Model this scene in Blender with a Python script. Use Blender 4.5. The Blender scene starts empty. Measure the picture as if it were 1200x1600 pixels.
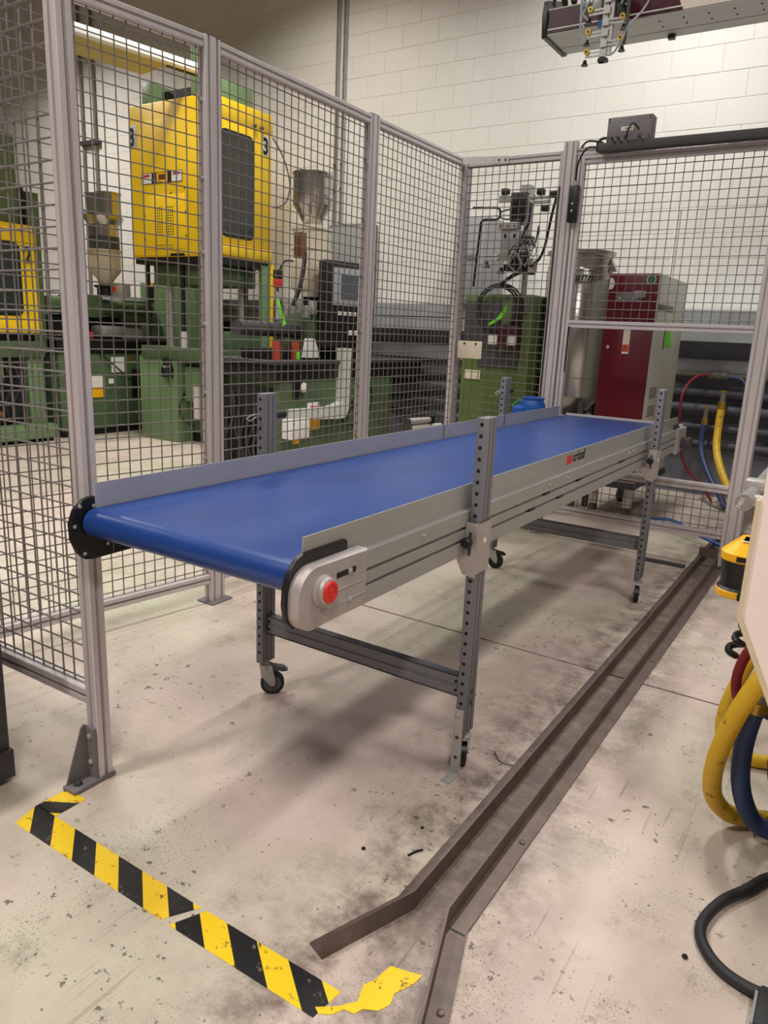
import bpy, bmesh, math, random
from mathutils import Vector, Matrix
random.seed(7)
D = bpy.data
S = bpy.context.scene
COL = S.collection

# ------------------------------------------------------------------ camera
CAMZ = 1.28
RX = Vector((0.837385, 0.54484, 0.044008))      # camera right in the world
DN = Vector((0.165555, -0.176071, -0.970356))   # camera down
FW = Vector((-0.52094, 0.819847, -0.23764))     # camera forward
FPX = 1155.0
cd = D.cameras.new('camera')
cd.sensor_fit = 'VERTICAL'; cd.sensor_height = 36.0; cd.lens = FPX / 1600 * 36.0
cd.clip_start = 0.05; cd.clip_end = 100
cam = D.objects.new('camera', cd); COL.objects.link(cam)
cam.matrix_world = Matrix(((RX.x, -DN.x, -FW.x, 0), (RX.y, -DN.y, -FW.y, 0), (RX.z, -DN.z, -FW.z, CAMZ), (0, 0, 0, 1)))
S.camera = cam

# ------------------------------------------------------------------ world, exposure
w = D.worlds.new('world'); S.world = w; w.use_nodes = True
w.node_tree.nodes['Background'].inputs[0].default_value = (0.5, 0.5, 0.5, 1)
w.node_tree.nodes['Background'].inputs[1].default_value = 0.05
S.view_settings.view_transform = 'Standard'; S.view_settings.look = 'None'
S.view_settings.gamma = 1; S.view_settings.use_curve_mapping = False
S.view_settings.exposure = 0.04

# ceiling lamps of the hall: (x, y, z, power, colour)
WARM = (1.0, 0.95, 0.90); NEUT = (1.0, 0.99, 0.965); GREEN = (0.95, 1.0, 0.91); PINK = (1.0, 0.925, 0.89)
LAMPS = [(-1.6, 5.3, 5.05, 90, NEUT), (-5.0, 5.0, 5.05, 70, WARM), (-9.0, 4.9, 5.05, 110, WARM),
         (-3.4, 2.2, 5.05, 66, GREEN), (0.9, 2.4, 5.05, 58, NEUT),
         (-7.5, 1.2, 5.05, 80, WARM), (-2.6, -1.2, 5.05, 120, PINK), (1.2, -1.8, 5.05, 135, PINK)]
for i, (x, y, z, p, c) in enumerate(LAMPS):
    l = D.lights.new('ceiling_lamp', 'AREA'); l.shape = 'RECTANGLE'; l.size = 0.32; l.size_y = 1.25
    l.energy = p; l.color = c; l.spread = math.radians(150)
    o = D.objects.new('ceiling_lamp_light', l); COL.objects.link(o); o.location = (x, y, z)

# ------------------------------------------------------------------ materials
def lin(c):
    c = c / 255.0
    return c / 12.92 if c <= 0.04045 else ((c + 0.055) / 1.055) ** 2.4
def rgb(c): return (lin(c[0]), lin(c[1]), lin(c[2]), 1)
M = {}
def mat(name, c, rough=0.5, metal=0.0, var=0.08, scale=14.0, bump=0.0, bscale=60.0, stretch=None, rvar=0.08, coat=0.0):
    m = D.materials.new(name); m.use_nodes = True; nt = m.node_tree; N = nt.nodes; L = nt.links
    b = N['Principled BSDF']; b.inputs['Metallic'].default_value = metal; b.inputs['Roughness'].default_value = rough
    b.inputs['Coat Weight'].default_value = coat
    tc = N.new('ShaderNodeTexCoord'); mp = N.new('ShaderNodeMapping'); L.new(tc.outputs['Object'], mp.inputs[0])
    if stretch: mp.inputs['Scale'].default_value = stretch
    n = N.new('ShaderNodeTexNoise'); n.inputs['Scale'].default_value = scale; n.inputs['Detail'].default_value = 4
    L.new(mp.outputs[0], n.inputs['Vector'])
    r = N.new('ShaderNodeValToRGB'); base = rgb(c)
    r.color_ramp.elements[0].position = 0.3; r.color_ramp.elements[1].position = 0.7
    r.color_ramp.elements[0].color = tuple(v * (1 - var) for v in base[:3]) + (1,)
    r.color_ramp.elements[1].color = tuple(min(1, v * (1 + var)) for v in base[:3]) + (1,)
    L.new(n.outputs['Fac'], r.inputs[0]); L.new(r.outputs[0], b.inputs['Base Color'])
    mr = N.new('ShaderNodeMapRange'); mr.inputs[3].default_value = max(0.02, rough - rvar); mr.inputs[4].default_value = min(1, rough + rvar)
    L.new(n.outputs['Fac'], mr.inputs[0]); L.new(mr.outputs[0], b.inputs['Roughness'])
    if bump:
        n2 = N.new('ShaderNodeTexNoise'); n2.inputs['Scale'].default_value = bscale; L.new(mp.outputs[0], n2.inputs['Vector'])
        bp = N.new('ShaderNodeBump'); bp.inputs['Strength'].default_value = bump; bp.inputs['Distance'].default_value = 0.01
        L.new(n2.outputs['Fac'], bp.inputs['Height']); L.new(bp.outputs[0], b.inputs['Normal'])
    M[name] = m
    return m
mat('alum', (206, 198, 198), 0.36, 0.22, 0.05, 6, stretch=(8, 8, 0.6))
mat('alum_flat', (178, 178, 184), 0.42, 0.25, 0.04, 5)
mat('frame_alum', (164, 164, 160), 0.4, 0.3, 0.05, 5, stretch=(6, .5, 6))
mat('cast', (180, 172, 168), 0.5, 0.35, 0.06, 30, bump=.1, bscale=300)
mat('legsteel', (124, 124, 130), 0.45, 0.3, 0.08, 8, stretch=(5, 5, .6))
mat('wire', (122, 116, 114), 0.42, 0.3, 0.1, 5)
mat('zinc', (186, 184, 180), 0.35, 0.45, 0.1, 20)
mat('tubesteel', (150, 148, 142), 0.35, 0.5, 0.08, 20)
mat('stainless', (182, 178, 170), 0.2, 0.85, 0.06, 5, stretch=(6, 6, .5))
mat('black', (18, 18, 19), 0.42, 0, 0.15, 20)
mat('blackmatte', (14, 14, 15), 0.75, 0, 0.2, 20)
mat('rubber', (38, 38, 40), 0.6, 0, 0.12, 25)
mat('greyrubber', (88, 88, 90), 0.6, 0, 0.1, 25)
mat('yellow', (240, 198, 26), 0.38, 0, 0.06, 3)
mat('yellow_sick', (246, 182, 10), 0.35, 0, 0.04, 20)
mat('green', (106, 134, 92), 0.45, 0, 0.07, 4)
mat('green_shaded', (78, 98, 66), 0.5, 0, 0.12, 5)  # same paint as the green, its shaded tone put into the colour
mat('olive', (88, 108, 52), 0.5, 0, 0.08, 5)
mat('maroon', (98, 6, 26), 0.35, 0, 0.05, 4)
mat('maroondark', (74, 10, 30), 0.4, 0, 0.05, 6)
mat('cabwhite', (206, 208, 196), 0.5, 0, 0.04, 5)
mat('panelwhite', (248, 234, 224), 0.5, 0, 0.03, 5)
mat('panelcream', (214, 198, 164), 0.5, 0, 0.05, 20)
mat('beamwhite', (232, 230, 222), 0.45, 0, 0.04, 5)
mat('beamgrey', (186, 186, 182), 0.5, 0.1, 0.04, 5)
mat('beamtan', (186, 172, 104), 0.7, 0, 0.08, 4)
mat('greybox', (120, 114, 116), 0.55, 0.1, 0.05, 10)
mat('darkgrey', (66, 64, 66), 0.55, 0.1, 0.06, 8)
mat('darkcab', (64, 60, 62), 0.45, 0.2, 0.06, 8)
mat('wallgrey', (148, 150, 152), 0.55, 0, 0.06, 3)
mat('lowerwall', (128, 132, 146), 0.6, 0, 0.12, 2.5)
mat('pipeblack', (70, 70, 76), 0.6, 0.1, 0.15, 8)
mat('pipegrey', (128, 124, 116), 0.45, 0.4, 0.1, 8)
mat('brass', (196, 160, 70), 0.35, 0.8, 0.1, 20)
mat('redhose', (132, 26, 40), 0.5, 0, 0.1, 15)
mat('bluehose', (46, 62, 100), 0.5, 0, 0.1, 15)
mat('brightblue', (28, 84, 168), 0.4, 0, 0.1, 10)
mat('red', (214, 44, 36), 0.4, 0, 0.06, 30)
mat('orange', (190, 72, 44), 0.5, 0, 0.06, 30)
mat('neon', (118, 232, 40), 0.6, 0, 0.05, 10)
mat('paper', (226, 214, 192), 0.8, 0, 0.04, 12)
mat('white', (232, 230, 224), 0.6, 0, 0.03, 12)
mat('inkblack', (14, 14, 14), 0.6, 0, 0.05, 12)
mat('inkred', (196, 40, 40), 0.6, 0, 0.05, 12)
mat('glassdark', (40, 46, 42), 0.15, 0, 0.25, 3, coat=.3)
mat('screen', (74, 78, 88), 0.2, 0, 0.1, 4)
mat('amber', (104, 66, 28), 0.3, 0, 0.1, 8)
mat('clearplastic', (206, 194, 172), 0.3, 0, 0.06, 8)
mat('cleartube', (176, 186, 186), 0.25, 0, 0.08, 8)
mat('logobadge', (40, 110, 80), 0.5, 0, 0.3, 60)
mat('housing', (220, 220, 216), 0.5, 0, 0.03, 6)

def nodes(m):
    m.use_nodes = True
    return m.node_tree.nodes, m.node_tree.links, m.node_tree.nodes['Principled BSDF']
def noise(N, L, vec, scale, detail=4, rough=.55):
    n = N.new('ShaderNodeTexNoise'); n.inputs['Scale'].default_value = scale; n.inputs['Detail'].default_value = detail; n.inputs['Roughness'].default_value = rough
    L.new(vec, n.inputs['Vector']); return n.outputs['Fac']
def ramp(N, L, fac, p0, p1, c0=(0, 0, 0, 1), c1=(1, 1, 1, 1)):
    r = N.new('ShaderNodeValToRGB'); r.color_ramp.elements[0].position = p0; r.color_ramp.elements[1].position = p1
    r.color_ramp.elements[0].color = c0; r.color_ramp.elements[1].color = c1
    L.new(fac, r.inputs[0]); return r.outputs[0]
def mix(N, L, fac, a, b, mode='MIX'):
    x = N.new('ShaderNodeMix'); x.data_type = 'RGBA'; x.blend_type = mode
    for s, v in ((0, fac), (6, a), (7, b)):
        if hasattr(v, 'links'): L.new(v, x.inputs[s])
        else: x.inputs[s].default_value = v
    return x.outputs[2]
def mul(N, L, a, b, op='MULTIPLY'):
    x = N.new('ShaderNodeMath'); x.operation = op
    for s, v in ((0, a), (1, b)):
        if hasattr(v, 'links'): L.new(v, x.inputs[s])
        else: x.inputs[s].default_value = v
    return x.outputs[0]
def make_floor_mat():
    m = D.materials.new('concrete'); N, L, b = nodes(m)
    g = N.new('ShaderNodeNewGeometry'); P = g.outputs['Position']
    # pinkish and greenish lamp tints, put into the floor colour in patches
    col = mix(N, L, ramp(N, L, noise(N, L, P, .8, 4), .46, .66), rgb((206, 187, 176)), rgb((202, 197, 174)))
    col = mix(N, L, mul(N, L, ramp(N, L, noise(N, L, P, 2.6, 8, .68), .45, .75), .8), col, rgb((176, 160, 142)))
    col = mix(N, L, mul(N, L, ramp(N, L, noise(N, L, P, 6.5, 9, .75), .56, .70), .6), col, rgb((140, 126, 110)))
    # fine speckled dirt, denser in patches
    sp = mul(N, L, ramp(N, L, noise(N, L, P, 190, 3, .6), .585, .63), ramp(N, L, noise(N, L, P, 3.2, 5, .7), .44, .60))
    col = mix(N, L, mul(N, L, sp, .75), col, rgb((92, 82, 72)))
    # chips through to dark concrete
    ch = mul(N, L, ramp(N, L, noise(N, L, P, 34, 5, .65), .615, .635), ramp(N, L, noise(N, L, P, 2.1, 3), .47, .56))
    col = mix(N, L, mul(N, L, ch, .9), col, rgb((98, 92, 86)))
    v2 = N.new('ShaderNodeTexVoronoi'); v2.inputs['Scale'].default_value = 26.0; L.new(P, v2.inputs['Vector'])
    sep = N.new('ShaderNodeSeparateColor'); L.new(v2.outputs['Color'], sep.inputs[0])
    dots = mul(N, L, ramp(N, L, v2.outputs['Distance'], .06, .10, (1, 1, 1, 1), (0, 0, 0, 1)), ramp(N, L, sep.outputs[0], .55, .6))
    col = mix(N, L, mul(N, L, dots, .75), col, rgb((96, 86, 78)))
    # long scratches
    for rot_, k in ((.62, .45), (-.9, .3)):
        mp2 = N.new('ShaderNodeMapping'); mp2.inputs['Scale'].default_value = (70, 2.0, 1); mp2.inputs['Rotation'].default_value = (0, 0, rot_); L.new(P, mp2.inputs[0])
        sc = mul(N, L, ramp(N, L, noise(N, L, mp2.outputs[0], 1.0, 2), .68, .71), ramp(N, L, noise(N, L, P, 2.0, 2), .46, .56))
        col = mix(N, L, mul(N, L, sc, k), col, rgb((104, 94, 84)))
    # grime worn in along the steel track
    sx = N.new('ShaderNodeSeparateXYZ'); L.new(P, sx.inputs[0])
    def band(c, w0, w1):
        d = mul(N, L, sx.outputs[0], -c, 'ADD'); ad = N.new('ShaderNodeMath'); ad.operation = 'ABSOLUTE'; L.new(d, ad.inputs[0])
        return ramp(N, L, ad.outputs[0], w0, w1, (1, 1, 1, 1), (0, 0, 0, 1))
    col = mix(N, L, mul(N, L, mul(N, L, band(-.68, .08, .34), ramp(N, L, noise(N, L, P, 8, 7, .75), .42, .62)), .85), col, rgb((104, 90, 80)))
    start = ramp(N, L, mul(N, L, mul(N, L, sx.outputs[1], -1.0, 'ADD'), .5), .0, .16)
    col = mix(N, L, mul(N, L, mul(N, L, band(-.63, .045, .075), start), ramp(N, L, noise(N, L, P, 18, 6, .7), .25, .6, (.55, .55, .55, 1), (.95, .95, .95, 1))), col, rgb((98, 82, 72)))
    L.new(col, b.inputs['Base Color'])
    L.new(ramp(N, L, noise(N, L, P, 5, 5), .3, .7, (.38, .38, .38, 1), (.62, .62, .62, 1)), b.inputs['Roughness'])
    bp = N.new('ShaderNodeBump'); bp.inputs['Strength'].default_value = .12; bp.inputs['Distance'].default_value = .004
    L.new(noise(N, L, P, 70, 5), bp.inputs['Height']); L.new(bp.outputs[0], b.inputs['Normal'])
    M['concrete'] = m
make_floor_mat()
def make_wall_mat():
    m = D.materials.new('blockpaint'); N, L, b = nodes(m)
    g = N.new('ShaderNodeNewGeometry'); P = g.outputs['Position']
    col = mix(N, L, ramp(N, L, noise(N, L, P, 1.2, 4), .35, .7), rgb((224, 220, 211)), rgb((231, 228, 221)))
    pits = mul(N, L, ramp(N, L, noise(N, L, P, 55, 3), .70, .76), ramp(N, L, noise(N, L, P, 3.0, 2), .5, .7))
    col = mix(N, L, mul(N, L, pits, .6), col, rgb((150, 142, 130)))
    L.new(col, b.inputs['Base Color']); b.inputs['Roughness'].default_value = .55
    bp = N.new('ShaderNodeBump'); bp.inputs['Strength'].default_value = .25; bp.inputs['Distance'].default_value = .006
    L.new(noise(N, L, P, 60, 5, .7), bp.inputs['Height']); L.new(bp.outputs[0], b.inputs['Normal'])
    M['blockpaint'] = m
make_wall_mat()
mat('mortar', (214, 209, 199), 0.8, 0, 0.05, 20)
mat('ceilingpaint', (104, 100, 96), 0.8, 0, 0.04, 4)
mat('otherwall', (140, 136, 130), 0.7, 0, 0.04, 4)
def make_belt_mat():
    m = D.materials.new('belt'); N, L, b = nodes(m)
    g = N.new('ShaderNodeNewGeometry'); P = g.outputs['Position']
    mp = N.new('ShaderNodeMapping'); mp.inputs['Scale'].default_value = (1, .25, 1); L.new(P, mp.inputs[0])
    col = mix(N, L, ramp(N, L, noise(N, L, mp.outputs[0], 4, 3), .3, .75), rgb((24, 58, 124)), rgb((32, 68, 136)))
    sc = mul(N, L, ramp(N, L, noise(N, L, P, 40, 6, .8), .60, .8), ramp(N, L, noise(N, L, P, 3, 2), .45, .7))
    col = mix(N, L, mul(N, L, sc, .3), col, rgb((96, 118, 172)))
    L.new(col, b.inputs['Base Color'])
    L.new(ramp(N, L, noise(N, L, P, 9, 4), .3, .7, (.30, .30, .30, 1), (.35, .35, .35, 1)), b.inputs['Roughness'])
    M['belt'] = m
make_belt_mat()
def make_railsteel():
    m = D.materials.new('railsteel'); N, L, b = nodes(m)
    g = N.new('ShaderNodeNewGeometry'); P = g.outputs['Position']
    col = mix(N, L, ramp(N, L, noise(N, L, P, 9, 6, .7), .35, .7), rgb((104, 92, 86)), rgb((132, 114, 104)))
    col = mix(N, L, mul(N, L, ramp(N, L, noise(N, L, P, 22, 6, .7), .55, .75), .7), col, rgb((106, 76, 58)))
    L.new(col, b.inputs['Base Color']); b.inputs['Metallic'].default_value = .55; b.inputs['Roughness'].default_value = .45
    M['railsteel'] = m
make_railsteel()
def make_worn(name, c, wornc, lo=.60):
    m = D.materials.new(name); N, L, b = nodes(m)
    g = N.new('ShaderNodeNewGeometry'); P = g.outputs['Position']
    wfac = ramp(N, L, noise(N, L, P, 30, 7, .75), lo, lo + .05)
    L.new(mix(N, L, wfac, rgb(c), rgb(wornc)), b.inputs['Base Color']); b.inputs['Roughness'].default_value = .5
    M[name] = m
make_worn('tapeyellow', (248, 208, 28), (120, 96, 36), .585)
make_worn('tapeblack', (26, 25, 24), (120, 108, 96), .60)
make_worn('yellowhose', (222, 178, 40), (140, 104, 36), .58)

# ------------------------------------------------------------------ mesh helpers
class MB:
    def __init__(s): s.bm = bmesh.new()
    def box(s, x0, x1, y0, y1, z0, z1, bev=0, rot=None):
        vs = [s.bm.verts.new((x, y, z)) for x in (x0, x1) for y in (y0, y1) for z in (z0, z1)]
        fs = [s.bm.faces.new([vs[i] for i in q]) for q in ((0, 1, 3, 2), (4, 6, 7, 5), (0, 4, 5, 1), (2, 3, 7, 6), (0, 2, 6, 4), (1, 5, 7, 3))]
        if bev:
            es = list({e for f in fs for e in f.edges})
            r = bmesh.ops.bevel(s.bm, geom=es, offset=bev, segments=2, affect='EDGES', profile=.5)
            vs = list({v for f in r['faces'] for v in f.verts} | {v for v in vs if v.is_valid})
        if rot:
            c, ang, ax = rot
            bmesh.ops.rotate(s.bm, verts=[v for v in vs if v.is_valid], cent=c, matrix=Matrix.Rotation(ang, 3, ax))
        return s
    def prism(s, poly, o, u, v, n, length):
        o, u, v, n = Vector(o), Vector(u), Vector(v), Vector(n)
        a = [s.bm.verts.new(o + u * p[0] + v * p[1]) for p in poly]
        b = [s.bm.verts.new(o + u * p[0] + v * p[1] + n * length) for p in poly]
        k = len(poly)
        s.bm.faces.new(a[::-1]); s.bm.faces.new(b)
        for i in range(k): s.bm.faces.new((a[i], a[(i + 1) % k], b[(i + 1) % k], b[i]))
        return s
    def cyl(s, p0, p1, r, seg=16, r2=None, caps=True):
        p0, p1 = Vector(p0), Vector(p1); d = (p1 - p0).normalized()
        a = d.orthogonal().normalized(); b = d.cross(a); r2 = r if r2 is None else r2
        A = [s.bm.verts.new(p0 + (a * math.cos(t) + b * math.sin(t)) * r) for t in [2 * math.pi * i / seg for i in range(seg)]]
        B = [s.bm.verts.new(p1 + (a * math.cos(t) + b * math.sin(t)) * r2) for t in [2 * math.pi * i / seg for i in range(seg)]]
        for i in range(seg): s.bm.faces.new((A[i], A[(i + 1) % seg], B[(i + 1) % seg], B[i]))
        if caps: s.bm.faces.new(A[::-1]); s.bm.faces.new(B)
        return s
    def lathe(s, prof, c, axis='Z', seg=28):
        c = Vector(c)
        def P(r, h, t):
            if axis == 'Z': return c + Vector((r * math.cos(t), r * math.sin(t), h))
            if axis == 'X': return c + Vector((h, r * math.cos(t), r * math.sin(t)))
            return c + Vector((r * math.cos(t), h, r * math.sin(t)))
        rings = [[s.bm.verts.new(P(max(r, 1e-4), h, 2 * math.pi * i / seg)) for i in range(seg)] for r, h in prof]
        for a, b in zip(rings, rings[1:]):
            for i in range(seg): s.bm.faces.new((a[i], a[(i + 1) % seg], b[(i + 1) % seg], b[i]))
        s.bm.faces.new(rings[0][::-1]); s.bm.faces.new(rings[-1])
        return s
    def tube(s, pts, r, seg=10, smooth=6, closed_ends=True):
        pts = [Vector(p) for p in pts]
        if smooth and len(pts) > 2:
            out = []
            for i in range(len(pts) - 1):
                p0 = pts[max(i - 1, 0)]; p1 = pts[i]; p2 = pts[i + 1]; p3 = pts[min(i + 2, len(pts) - 1)]
                for k in range(smooth):
                    t = k / smooth
                    out.append(.5 * ((2 * p1) + (p2 - p0) * t + (2 * p0 - 5 * p1 + 4 * p2 - p3) * t * t + (3 * p1 - p0 - 3 * p2 + p3) * t ** 3))
            out.append(pts[-1]); pts = out
        d = (pts[1] - pts[0]).normalized(); a = d.orthogonal().normalized(); rings = []
        for i, p in enumerate(pts):
            t = (pts[min(i + 1, len(pts) - 1)] - pts[max(i - 1, 0)]).normalized()
            a = (a - t * a.dot(t)).normalized(); b = t.cross(a)
            rings.append([s.bm.verts.new(p + (a * math.cos(q) + b * math.sin(q)) * r) for q in [2 * math.pi * k / seg for k in range(seg)]])
        for A, B in zip(rings, rings[1:]):
            for i in range(seg): s.bm.faces.new((A[i], A[(i + 1) % seg], B[(i + 1) % seg], B[i]))
        s.bm.faces.new(rings[0][::-1]); s.bm.faces.new(rings[-1])
        return s
    def mesh(s, name, m):
        bmesh.ops.recalc_face_normals(s.bm, faces=s.bm.faces)
        me = D.meshes.new(name); s.bm.to_mesh(me); s.bm.free()
        me.materials.append(M[m])
        for p in me.polygons: p.use_smooth = True
        me.set_sharp_from_angle(angle=math.radians(32))
        return me
    def build(s, name, m, parent=None):
        o = D.objects.new(name, s.mesh(name, m)); COL.objects.link(o)
        adopt(o, parent)
        return o
def origin(o):
    v = Vector((0, 0, 0))
    while o is not None: v += o.location; o = o.parent
    return v
def adopt(o, parent):
    if parent is not None:
        o.parent = parent
        o.matrix_parent_inverse = Matrix.Translation(-wloc(parent))
def wloc(o):
    # world location of translation-only objects
    v = Vector(o.location)
    if o.parent is not None: v = v + wloc(o.parent) + o.matrix_parent_inverse.translation
    return v
def tag(o, label=None, cat=None, group=None, kind=None):
    if label: o['label'] = label
    if cat: o['category'] = cat
    if group: o['group'] = group
    if kind: o['kind'] = kind
    return o
def thing(name, loc, label, cat, group=None):
    o = D.objects.new(name, None); COL.objects.link(o); o.location = loc; o.empty_display_size = .1
    return tag(o, label, cat, group)
def copy_tree(o, off, parent=None):
    c = o.copy(); COL.objects.link(c)
    if parent is None: c.location = Vector(o.location) + Vector(off)
    else: c.parent = parent; c.matrix_parent_inverse = o.matrix_parent_inverse
    for ch in [x for x in D.objects if x.parent == o]: copy_tree(ch, off, c)
    return c
def text(body, size, name, m, o, u, v, parent=None, depth=.0008, off=0.0, shear=0.0, sx=1.0):
    cu = D.curves.new('t', 'FONT'); cu.body = body; cu.size = size; cu.extrude = depth; cu.offset = off; cu.shear = shear
    to = D.objects.new('t', cu); COL.objects.link(to)
    dg = bpy.context.evaluated_depsgraph_get(); dg.update()
    me = D.meshes.new_from_object(to.evaluated_get(dg)); D.objects.remove(to); D.curves.remove(cu)
    u, v, o = Vector(u).normalized(), Vector(v).normalized(), Vector(o); n = u.cross(v)
    for q in me.vertices:
        c = q.co.copy(); q.co = o + u * c.x * sx + v * c.y + n * c.z
    me.materials.clear(); me.materials.append(M[m])
    ob = D.objects.new(name, me); COL.objects.link(ob); adopt(ob, parent)
    return ob
X, Y, Z = Vector((1, 0, 0)), Vector((0, 1, 0)), Vector((0, 0, 1))

def profile(w, h, nw, nh, g=.010, dp=.011):
    """cross-section of slotted aluminium profile, w x h with nw / nh slots per side"""
    p = []
    def side(a, b, n, inw):
        a, b, inw = Vector(a), Vector(b), Vector(inw); d = (b - a); L = d.length; d = d / L
        p.append((a + d * .0025)[:2])
        for i in range(n):
            c = L * (i + .5) / n
            for t, q in ((c - g / 2, 0), (c - g / 2, dp), (c + g / 2, dp), (c + g / 2, 0)):
                p.append((a + d * t + inw * q)[:2])
        p.append((b - d * .0025)[:2])
    side((0, 0), (w, 0), nw, (0, 1)); side((w, 0), (w, h), nh, (-1, 0)); side((w, h), (0, h), nw, (0, -1)); side((0, h), (0, 0), nh, (1, 0))
    return p
def post(x, y, z0, z1, w=.045, h=.09, nw=1, nh=2):
    return MB().prism(profile(w, h, nw, nh), (x, y, z0), X, Y, Z, z1 - z0)
def rail_y(x, y0, y1, z, w=.045, h=.045): return MB().prism(profile(w, h, 1, 1), (x, y0, z), X, Z, Y, y1 - y0)
def rail_x(x0, x1, y, z, w=.045, h=.045): return MB().prism(profile(w, h, 1, 1), (x0, y, z), Y, Z, X, x1 - x0)
def wires(o, d, L, z0, z1, pitch=.05, r=.0026, a0=.02):
    """welded mesh in the vertical plane through o along direction d"""
    m = MB(); o = Vector(o); d = Vector(d).normalized(); nrm = d.cross(Z)
    t = a0
    while t < L:
        p = o + d * t; m.cyl((p.x, p.y, z0), (p.x, p.y, z1), r, 6, caps=False); t += pitch
    z = z0 + .02
    while z < z1:
        a = o + nrm * 2 * r; b = a + d * L; m.cyl((a.x, a.y, z), (b.x, b.y, z), r, 6, caps=False); z += pitch
    return m

# ================================================================== the hall
XL, XR, YF, WY, CZ = -14.0, 5.0, -5.0, 6.96, 6.0
floor = tag(MB().box(XL, XR, YF, WY + .2, -.25, -.012).build('floor', 'mortar'), kind='structure')
fl_m = D.materials.new('jointdirt'); M['jointdirt'] = mat('jointdirt', (70, 60, 52), .9, 0, .2, 30)
floor.data.materials[0] = M['jointdirt']
ys = [YF, -1.9, 2.772, 7.16]; xs = [XL, -9.6, -5.0, 3.2, XR]
for i in range(3):
    for j in range(4):
        o = MB().box(xs[j] + .006, xs[j + 1] - .006, ys[i] + .006, ys[i + 1] - .006, -.2, 0).build('slab', 'concrete', floor)
ceil = tag(MB().box(XL, XR, YF, WY + .2, CZ, CZ + .2).build('ceiling', 'ceilingpaint'), kind='structure')
wl = tag(MB().box(XL - .2, XL, YF, WY + .2, 0, CZ).build('wall_left', 'otherwall'), kind='structure')
wr = tag(MB().box(XR, XR + .2, YF, WY + .2, 0, CZ).build('wall_right', 'otherwall'), kind='structure')
wf = tag(MB().box(XL, XR, YF - .2, YF, 0, CZ).build('wall_front', 'otherwall'), kind='structure')
wb = tag(MB().box(XL, XR, WY + .0022, WY + .2, 0, CZ).build('wall_back', 'mortar'), kind='structure')
# painted concrete blocks, running bond
BW, BH, J = .4064, .2032, .0045
def block_mesh():
    m = MB(); w2, h2, c = (BW - J) / 2, (BH - J) / 2, .0025
    a = [m.bm.verts.new((x, .02, z)) for x, z in ((-w2, -h2), (w2, -h2), (w2, h2), (-w2, h2))]
    b = [m.bm.verts.new((x, .0014, z)) for x, z in ((-w2, -h2), (w2, -h2), (w2, h2), (-w2, h2))]
    f = [m.bm.verts.new((x, 0, z)) for x, z in ((-w2 + c, -h2 + c), (w2 - c, -h2 + c), (w2 - c, h2 - c), (-w2 + c, h2 - c))]
    for p, q in ((a, b), (b, f)):
        for i in range(4): m.bm.faces.new((p[i], p[(i + 1) % 4], q[(i + 1) % 4], q[i]))
    m.bm.faces.new(f)
    me = m.mesh('block', 'blockpaint')
    for p in me.polygons: p.use_smooth = False
    return me
bmesh_block = block_mesh()
def px(p):
    c = Vector(p) - Vector((0, 0, CAMZ)); d = c.dot(FW)
    return 600 + FPX * c.dot(RX) / d, 800 + FPX * c.dot(DN) / d
cells = []
z0 = 3.415 - BH * 16
for k in range(30):
    zc = z0 + (k + .5) * BH
    if zc > CZ - .05 or zc < .05: continue
    xo = -3.842 + (0 if k % 2 == 0 else BW / 2) + BW / 2
    for j in range(-26, 23):
        xc = xo + j * BW
        if xc < XL + .25 or xc > XR - .25: continue
        u, v = px((xc, WY, zc)); vis = -40 < u < 1240 and -30 < v < 560 and zc > 1.5
        cells.append((0 if vis else 1, abs(u - 650) + abs(v - 150), xc, zc))
cells.sort()
rest = MB()
for i, (nv, _, xc, zc) in enumerate(cells):
    if i < 300 and not nv:
        o = D.objects.new('block', bmesh_block); COL.objects.link(o); o.location = (xc, WY - random.uniform(0, .0012), zc); o.parent = wb
    else:
        rest.box(xc - BW / 2 + J / 2, xc + BW / 2 - J / 2, WY, WY + .02, zc - BH / 2 + J / 2, zc + BH / 2 - J / 2)
tag(rest.build('block_field', 'blockpaint', wb), kind='stuff')

# ceiling lamp housings over the area lights
for i, (x, y, z, p, c) in enumerate(LAMPS):
    t = thing('ceiling_lamp', (x, y, CZ), 'white linear high-bay lamp hanging under the hall ceiling', 'lamp', 'high-bay lamps under the ceiling')
    MB().box(x - .18, x + .18, y - .66, y + .66, z + .02, z + .09, .01).build('housing', 'housing', t)
    for s in (-.5, .5): MB().cyl((x, y + s, z + .08), (x, y + s, CZ), .006, 6).build('suspension_rod', 'zinc', t)

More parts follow.
